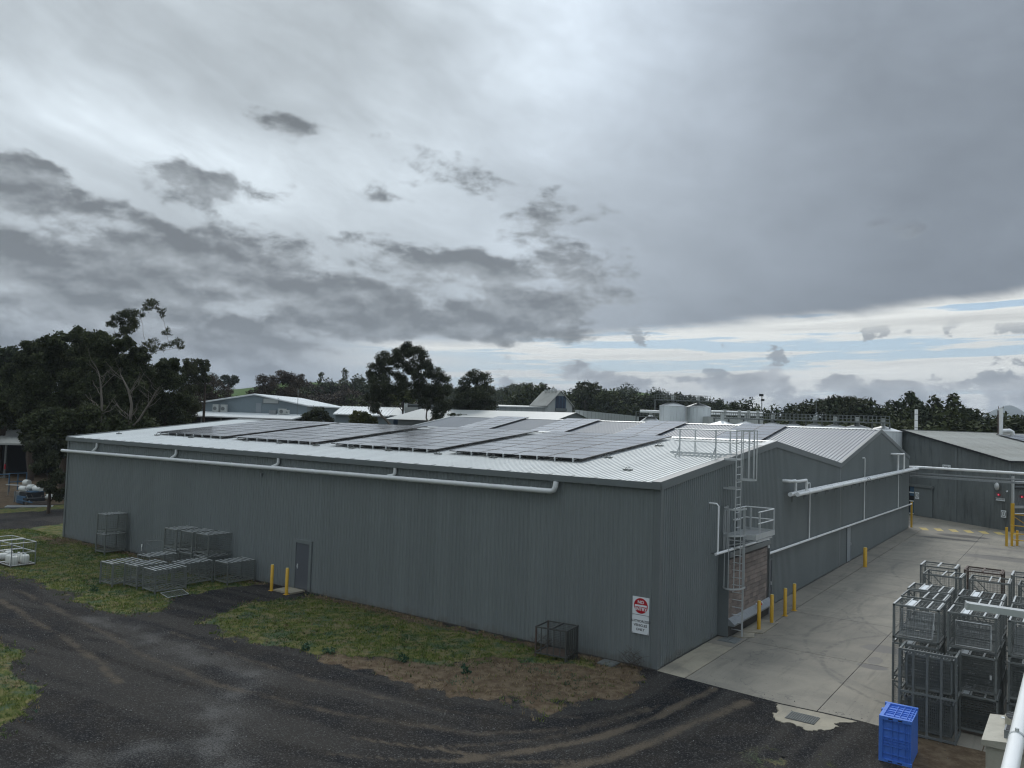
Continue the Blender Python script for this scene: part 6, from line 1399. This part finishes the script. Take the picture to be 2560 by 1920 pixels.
ptree('shrub', 'round green bush in front of the blue-grey building corner', 792, 96, [(792, 1028, 16), (775, 1040, 15), (810, 1038, 14), (825, 1050, 10), (790, 1050, 18)], .15, 4420, 0.133, LE, BK, 17, trunk=1.5, cat='shrub')
ptree('shrub', 'olive green bush left of the largest gum', 905, 98, [(905, 1038, 16), (888, 1048, 14), (920, 1045, 16), (935, 1052, 12)], .15, 4250, 0.133, LO, BK, 18, trunk=1.5, cat='shrub')
ptree('shrub', 'dark shrubs below the gums before the grey store', 1120, 100, [(1100, 1048, 14), (1130, 1046, 16), (1160, 1048, 16), (1190, 1050, 14)], .15, 4420, 0.156, LD, BK, 19, trunk=1.5, cat='shrub')
ptree('olive_tree', 'olive green tree seen through the largest gum', 1010, 122, [(1010, 985, 20), (990, 995, 18), (1030, 992, 18), (960, 990, 16)], .2, 5100, 0.172, LO, BK, 20)
ptree('bare_tree', 'wide round twiggy tree behind the blue-grey gabled building', 700, 150, [(700, 945, 26), (670, 958, 26), (728, 952, 28), (650, 985, 26), (690, 985, 30), (735, 985, 30), (715, 1010, 30), (660, 1010, 26)], .4, 15300, 0.203, LB, BK, 21, shell=.25)
ptree('umbrella_tree', 'lone umbrella-shaped tree on the green paddock slope', 572, 250, [(566, 948, 13), (582, 946, 10), (590, 952, 7), (552, 956, 8), (575, 956, 12)], .4, 1500, .35, LF, BK, 22)
# far trees: six crowns, copied
FT = []
def far_proto(k, blobs, leafm, n=1900, ls=.42):
    rs = np.random.RandomState(200+k); V, F = leaf_quads(rs, blobs, n, ls, .2, .35, 6); cm = fast_mesh('crown', V, F, [leafm]); mb = MB(); limb(mb, (0, 0, -1), (0, 0, 6), .35, .2, rs, .03, 6, 4)
    for x, y, z, r in blobs: limb(mb, (0, 0, 5), (x, y, z), .14, .05, rs, .1, 4, 3)
    return cm, mb.mesh('trunk', BK)
protof = [far_proto(0, [(0, 0, 11, 3.2), (-2.5, 0, 9.5, 2.6), (2.6, .5, 9.2, 2.8), (0, 0, 7, 3.5), (1.5, 0, 4.5, 3), (-1.8, 0, 4.6, 3)], LF),
          far_proto(1, [(0, 0, 12.3, 1.8), (-1.6, 0, 11, 1.9), (1.8, 0, 11.2, 1.7), (-3, 0, 9, 1.8), (3, 0, 9, 1.6), (0, 0, 8.4, 2.2), (0, 0, 5.5, 2.6)], LF, 1500, .4),
          far_proto(2, [(0, 0, 10, 3.8), (-3, 0, 8, 3.2), (3.2, 0, 8, 3.4), (0, 0, 6, 4.2), (-3, 0, 4, 3), (3, 0, 4, 3)], M['leaf_dark'], 2200),
          far_proto(3, [(0, 0, 13, 1.0), (0, 0, 11, 1.7), (0, 0, 9, 2.3), (0, 0, 7, 2.7), (0, 0, 5, 3.0)], M['leaf_dark'], 1400, .38),
          far_proto(4, [(0, 0, 10.5, 2.8), (-2.2, 0, 8.8, 2.4), (2.4, .5, 8.6, 2.4), (0, 0, 6.5, 3)], LB, 1700, .36),
          far_proto(5, [(-1, 0, 12, 2.3), (1.7, 0, 12.4, 1.9), (3.4, 0, 11, 1.5), (-3.2, 0, 10.5, 1.8), (0, 0, 9, 1.6), (.5, 0, 5.5, 2.6)], LE, 1500, .36)]
def far_tree(kind, px, y, D, label, wide=1., group='far trees along the skyline', zb=None, nm=None):
    ht = {0: 13.2, 1: 13.2, 2: 13.0, 3: 13.4, 4: 12.6, 5: 13.3}[kind]; p = at_px(px, D, 0); rs = np.random.RandomState(int(px*7+D))
    zb = -.1 if zb is None else zb
    k = (ztop(px, y, D)-zb)/ht; o = thing(nm or ('pine_tree' if kind == 3 else 'far_tree'), label, 'tree', (p.x, p.y, zb), rs.rand()*6.28, group); o.scale = (k*wide, k*wide, k)
    put('crown', protof[kind][0], o); put('trunk', protof[kind][1], o)
hz = lambda px, D: max(-.1, hn(px)*{True: .45, False: .12}[D > 260]) if D > 215 else -.1
rsf = np.random.RandomState(77)
# right hand skyline trees, one by one
RSK = [(1960, 1013, 0, 130), (1985, 1018, 1, 128), (2022, 1010, 5, 118), (2048, 1000, 5, 122), (2078, 1002, 0, 118), (2100, 998, 1, 120), (2112, 994, 5, 126), (2138, 996, 5, 118), (2165, 1004, 0, 116), (2185, 1008, 1, 118), (2215, 1018, 2, 116), (2243, 1012, 2, 112), (2268, 990, 1, 115), (2290, 1010, 0, 110), (2312, 1008, 2, 112), (2338, 1000, 3, 110), (2352, 994, 0, 112), (2372, 1008, 2, 108), (2388, 996, 3, 110), (2398, 1006, 0, 112), (2422, 1020, 2, 110), (2445, 1026, 0, 108), (2470, 1028, 2, 112), (2495, 1032, 2, 108), (2520, 1034, 0, 110), (2545, 1030, 2, 108), (2575, 1034, 2, 108), (2605, 1030, 0, 110), (1925, 1016, 2, 140), (1900, 1022, 2, 150)]
desc = ['rounded dark gum', 'layered open-crowned gum', 'dense dark low-domed tree', 'pointed dark conifer', 'twiggy grey tree', 'flat-topped spreading gum']
for px, y, k, D in RSK:
    y -= 2 if k in (1, 5, 3) else -3
    pos = 'behind the cone-topped tanks' if px < 2230 else ('behind the weathered warehouse' if px < 2420 else 'behind the bent white flue')
    far_tree(k, px, y, D, f'{desc[k]} on the skyline {pos}', .95 if k in (1, 5) else 1.05, 'skyline trees right of the silver tanks')
for px in range(1930, 2640, 26): far_tree(2, px+rsf.randint(-8, 8), 1046+rsf.randint(0, 10), 104+rsf.randint(0, 6), 'low dark domed tree filling the tree belt behind the tanks and warehouse', 1.5, 'low trees of the right tree belt')
for px, y, k, D in [(1862, 998, 0, 185), (1878, 1010, 2, 180), (1840, 1008, 1, 180), (1818, 1010, 0, 175), (1800, 1002, 1, 200), (1780, 1000, 0, 210), (1755, 995, 1, 220), (1735, 992, 0, 215), (1712, 988, 5, 210), (1690, 985, 1, 215), (1668, 986, 0, 215), (1645, 984, 1, 210), (1622, 980, 0, 215), (1600, 982, 2, 210), (1575, 978, 0, 215), (1545, 980, 2, 210), (1520, 968, 2, 215), (1500, 972, 0, 215), (1482, 978, 2, 210), (1465, 955, 5, 200), (1448, 966, 0, 205), (1430, 975, 2, 200), (1342, 960, 2, 160), (1325, 966, 0, 160), (1362, 965, 1, 160), (1305, 978, 2, 170), (1385, 978, 2, 175)]:
    far_tree(k, px, y, D, f'{desc[k]} on the rise '+('right of the silver tanks' if px > 1775 else 'behind the silver tanks' if px > 1640 else 'left of the silver tanks' if px > 1400 else 'left of the blue-windowed house'), 1.0, 'trees on the wooded rise')
# left centre hill trees
for px, y, k, D in [(803, 936, 3, 240), (825, 948, 0, 235), (842, 950, 4, 235), (860, 926, 3, 260), (870, 950, 2, 240), (898, 938, 0, 240), (915, 945, 0, 235), (780, 950, 4, 240), (760, 945, 4, 235), (765, 965, 2, 225), (745, 965, 4, 230), (880, 965, 4, 200), (850, 972, 4, 200), (820, 975, 4, 195), (790, 978, 4, 190), (895, 985, 2, 180), (1135, 1000, 2, 230), (1265, 975, 3, 250)]:
    far_tree(k, px, y, D, f'{desc[k]} behind the '+('blue-grey building' if px < 850 else 'largest gum' if px < 1000 else 'small rounded gum'), .8 if k == 3 else 1.1, 'trees on the hill behind the gabled building', zb=hz(px, D))
for px in (615, 640, 590): far_tree(4, px, 985, 170, 'low brown twiggy tree at the foot of the green paddock', 1.6, 'trees on the hill behind the gabled building')
_by = {}
for o in C.objects:
    if o.parent is None and o.get('label') and o.get('group') in ('skyline trees right of the silver tanks', 'trees on the wooded rise', 'trees on the hill behind the gabled building'): _by.setdefault(o['label'], []).append(o)
for lb, os_ in _by.items():
    if len(os_) > 1:
        for k, o in enumerate(sorted(os_, key=lambda q: q.location.x/q.location.y)): o['label'] = lb+', '+['first', 'second', 'third', 'fourth', 'fifth', 'sixth', 'seventh'][k]+' from left'
# wooded slopes that read as one mass
def wood(name, px0, px1, D0, D1, n, ylow, leafm, seed, h=9.):
    rs = np.random.RandomState(seed); Vs = []
    base, F0 = leaf_quads(rs, [(0, 0, .62, .34), (-.25, .1, .45, .28), (.25, -.1, .45, .28), (0, 0, .3, .34)], 260, .055, .2, .4, 4)
    for i in range(n):
        px = rs.uniform(px0, px1); D = D0+(D1-D0)*rs.rand(); p = at_px(px, D, 0); z = 0
        if D > 230: z = max(0, hn(px))*float(np.interp(D, [185, 230, 290, 360, 430], [0, .12, .45, .8, 1.]))
        hh = h*rs.uniform(.7, 1.25); a = rs.rand()*6.28; c, s_ = math.cos(a), math.sin(a); w_ = hh*rs.uniform(.9, 1.2)
        V = base.copy(); x = V[:, 0]*c-V[:, 1]*s_; y = V[:, 0]*s_+V[:, 1]*c; Vs.append(np.stack([x*w_+p.x, y*w_+p.y, V[:, 2]*hh+z-.6], 1))
    V = np.concatenate(Vs); F = np.arange(len(V)).reshape(-1, 4); return tag(put(name, fast_mesh(name, V, F, [leafm])), 'far-off dark wooded slope seen as one mass below the skyline', 'woodland', kind='stuff')
wood('woodland', 1230, 1900, 215, 350, 330, 0, LF, 301, 8)
o = wood('woodland', 640, 1240, 180, 300, 150, 0, LB, 302, 7.5); o['label'] = 'grey-brown scrub on the hill slope behind the gums and gabled building'
o = wood('woodland', 1800, 2700, 120, 240, 200, 0, LF, 303, 8.2); o['label'] = 'dark tree belt behind the warehouse and tank row'
o = wood('woodland', -500, 520, 110, 240, 170, 0, LD, 304, 11); o['label'] = 'dark woodland behind the left clump and open shed'
o = wood('woodland', 1040, 1330, 330, 440, 200, 0, M['leaf_dark'], 305, 9); o['label'] = 'dark pine plantation along the skyline between the small gum and the house'

# ================================================================ ground cover
def tufts(name, label, n, mat, region, size, dens, seed, tall=1., sig='weed'):
    rs = np.random.RandomState(seed); T = rs.uniform(-16, 0, n*3); Sg = rs.uniform(-1, 58, n*3); g, d, k, p, g0 = ground_masks(T, Sg); f = dens(T, Sg, g, d, g0); keep = rs.rand(len(T)) < f
    T, Sg = T[keep][:n], Sg[keep][:n]; m = len(T); K = 4; T = np.repeat(T, K)+rs.normal(0, size*.4, m*K); Sg = np.repeat(Sg, K)+rs.normal(0, size*.4, m*K)
    T = np.minimum(T, -.04); a = rs.rand(m*K)*6.28; h = size*rs.uniform(.5, 1.3, m*K)*tall; w = size*.16; lean = rs.normal(0, .55, (m*K, 2))*h[:, None]
    b0 = np.stack([T-np.cos(a)*w, Sg-np.sin(a)*w, np.full(m*K, -.0)], 1); b1 = np.stack([T+np.cos(a)*w, Sg+np.sin(a)*w, np.full(m*K, .0)], 1); tp = np.stack([T+lean[:, 0], Sg+lean[:, 1], h], 1)
    V = np.stack([b0, b1, tp], 1).reshape(-1, 3); return tag(put(name, fast_mesh(name, V, np.arange(len(V)).reshape(-1, 3), [mat]), None, S(0, 0), RZ), label, 'grass', kind='stuff')
tufts('grass', 'short uneven green grass on the verges beside the long shed', 26000, M['grassb'], None, .105, lambda t, s, g, d, g0: g*(.35+.65*fbm(t, s, 1.1, 81)), 401)
tufts('weeds', 'blue-green broadleaf weeds in patches among the grass', 7000, M['weed'], None, .10, lambda t, s, g, d, g0: g0*np.clip((fbm(t, s, 1.4, 91)-.55)*6, 0, 1), 402)
tufts('dry_grass', 'dead straw-coloured grass along the wall and the drive edge', 15000, M['dryg'], None, .10, lambda t, s, g, d, g0: np.clip((d*g0+g*.45*(fbm(t, s, 1.1, 97) > .5))*(s < 46), 0, 1)*(.3+.7*fbm(t, s, .9, 95)), 403)
# clumps: a few taller plants
def clump(label, t, s, r, mat, n=120, h=.3):
    rs = np.random.RandomState(int(abs(t*100+s*10))); V, F = leaf_quads(rs, [(0, 0, h*.4, r), (r*.5, 0, h*.3, r*.6)], n, .05, .2, .1, 3); V[:, 2] = np.abs(V[:, 2])*h/r*.8
    o = put('weed_plant', fast_mesh('weed_plant', V, F, [mat]), None, S(t, s)); tag(o, label, 'plant', 'single weeds on the verge')
for t, s, r, lb in ((-6.3, 10.4, .20, 'dark leafy weed at the lower edge of the main verge'), (-6.0, 9.5, .24, 'wide dark weed clump at the verge edge before the bare patch'), (-5.0, 7.0, .2, 'grey-green weed beside the bare brown patch'), (-6.5, 24.4, .25, 'dark weed clump left of the cage cluster'), (-3.2, 27.2, .4, 'dark leafy weed behind the front left cage'), (-4.6, 4.6, .18, 'low weed near the single dark cage')):
    clump(lb, t, s, r, M['weed'])
tw = site('dead_weed', 'thin dead weed stalks against the wall beside the corner sign', 'plant', -.3, .75); mb = MB(); rs = np.random.RandomState(9)
for i in range(26): mb.tube([(rs.uniform(-.1, .1), rs.uniform(-.35, .35), 0), (rs.uniform(-.25, .1), rs.uniform(-.45, .45), rs.uniform(.25, .5)), (rs.uniform(-.3, .15), rs.uniform(-.6, .6), rs.uniform(.4, .75))], [.006, .005, .003], 4, False)
mb.build('stalks', M['bark'], tw)
dup(tw, S(-.75, 4.15), RZ+.8, 'dead brown weed stalks beside the single dark cage')
# loose stones
rs = np.random.RandomState(5); n = 5200; T = rs.uniform(-17, 0, n); Sg = rs.uniform(-9, 34, n); g, d, k, p, g0 = ground_masks(T, Sg); kp = (rs.rand(n) < (1-g0)*.9+.08); T, Sg = T[kp], Sg[kp]; m = len(T)
r = rs.uniform(.008, .028, m)*(1+(rs.rand(m) > .985)*1.2); base = np.array([(1, 0, 0), (-.5, .87, 0), (-.5, -.87, 0), (0, 0, .9), (.2, .1, -.6)]); fs = np.array([(0, 1, 3), (1, 2, 3), (2, 0, 3), (1, 0, 4), (2, 1, 4), (0, 2, 4)])
V = (base[None]*rs.uniform(.6, 1.3, (m, 5, 3)))*r[:, None, None]+np.stack([T, Sg, r*.3+.003], 1)[:, None]; F = (fs[None]+np.arange(m)[:, None, None]*5).reshape(-1, 3)
M['stone'] = leaf_mat('loose_stones', (.06, .06, .062), (.17, .17, .165), (.08, .075, .07), 0.)
tag(put('loose_stones', fast_mesh('loose_stones', V.reshape(-1, 3), F, [M['stone']]), None, S(0, 0), RZ), 'loose pale stones scattered over the dark gravel drive', 'stones', kind='stuff')

# ================================================================ air
def haze():
    m = bpy.data.materials.new('thin_air_haze'); m.use_nodes = True; nt = m.node_tree; nt.nodes.remove(nt.nodes['Principled BSDF'])
    v = nt.nodes.new('ShaderNodeVolumePrincipled'); v.inputs['Density'].default_value = .00016; v.inputs['Color'].default_value = (.72, .82, .95, 1); v.inputs['Anisotropy'].default_value = .2
    nt.links.new(v.outputs[0], nt.nodes['Material Output'].inputs['Volume']); mb = MB(); mb.box(-6200, 6200, -6200, 6200, -1.2, 260); tag(mb.build('haze', m), 'thin pale haze between the yard and the far hills', 'haze', kind='stuff')
haze()
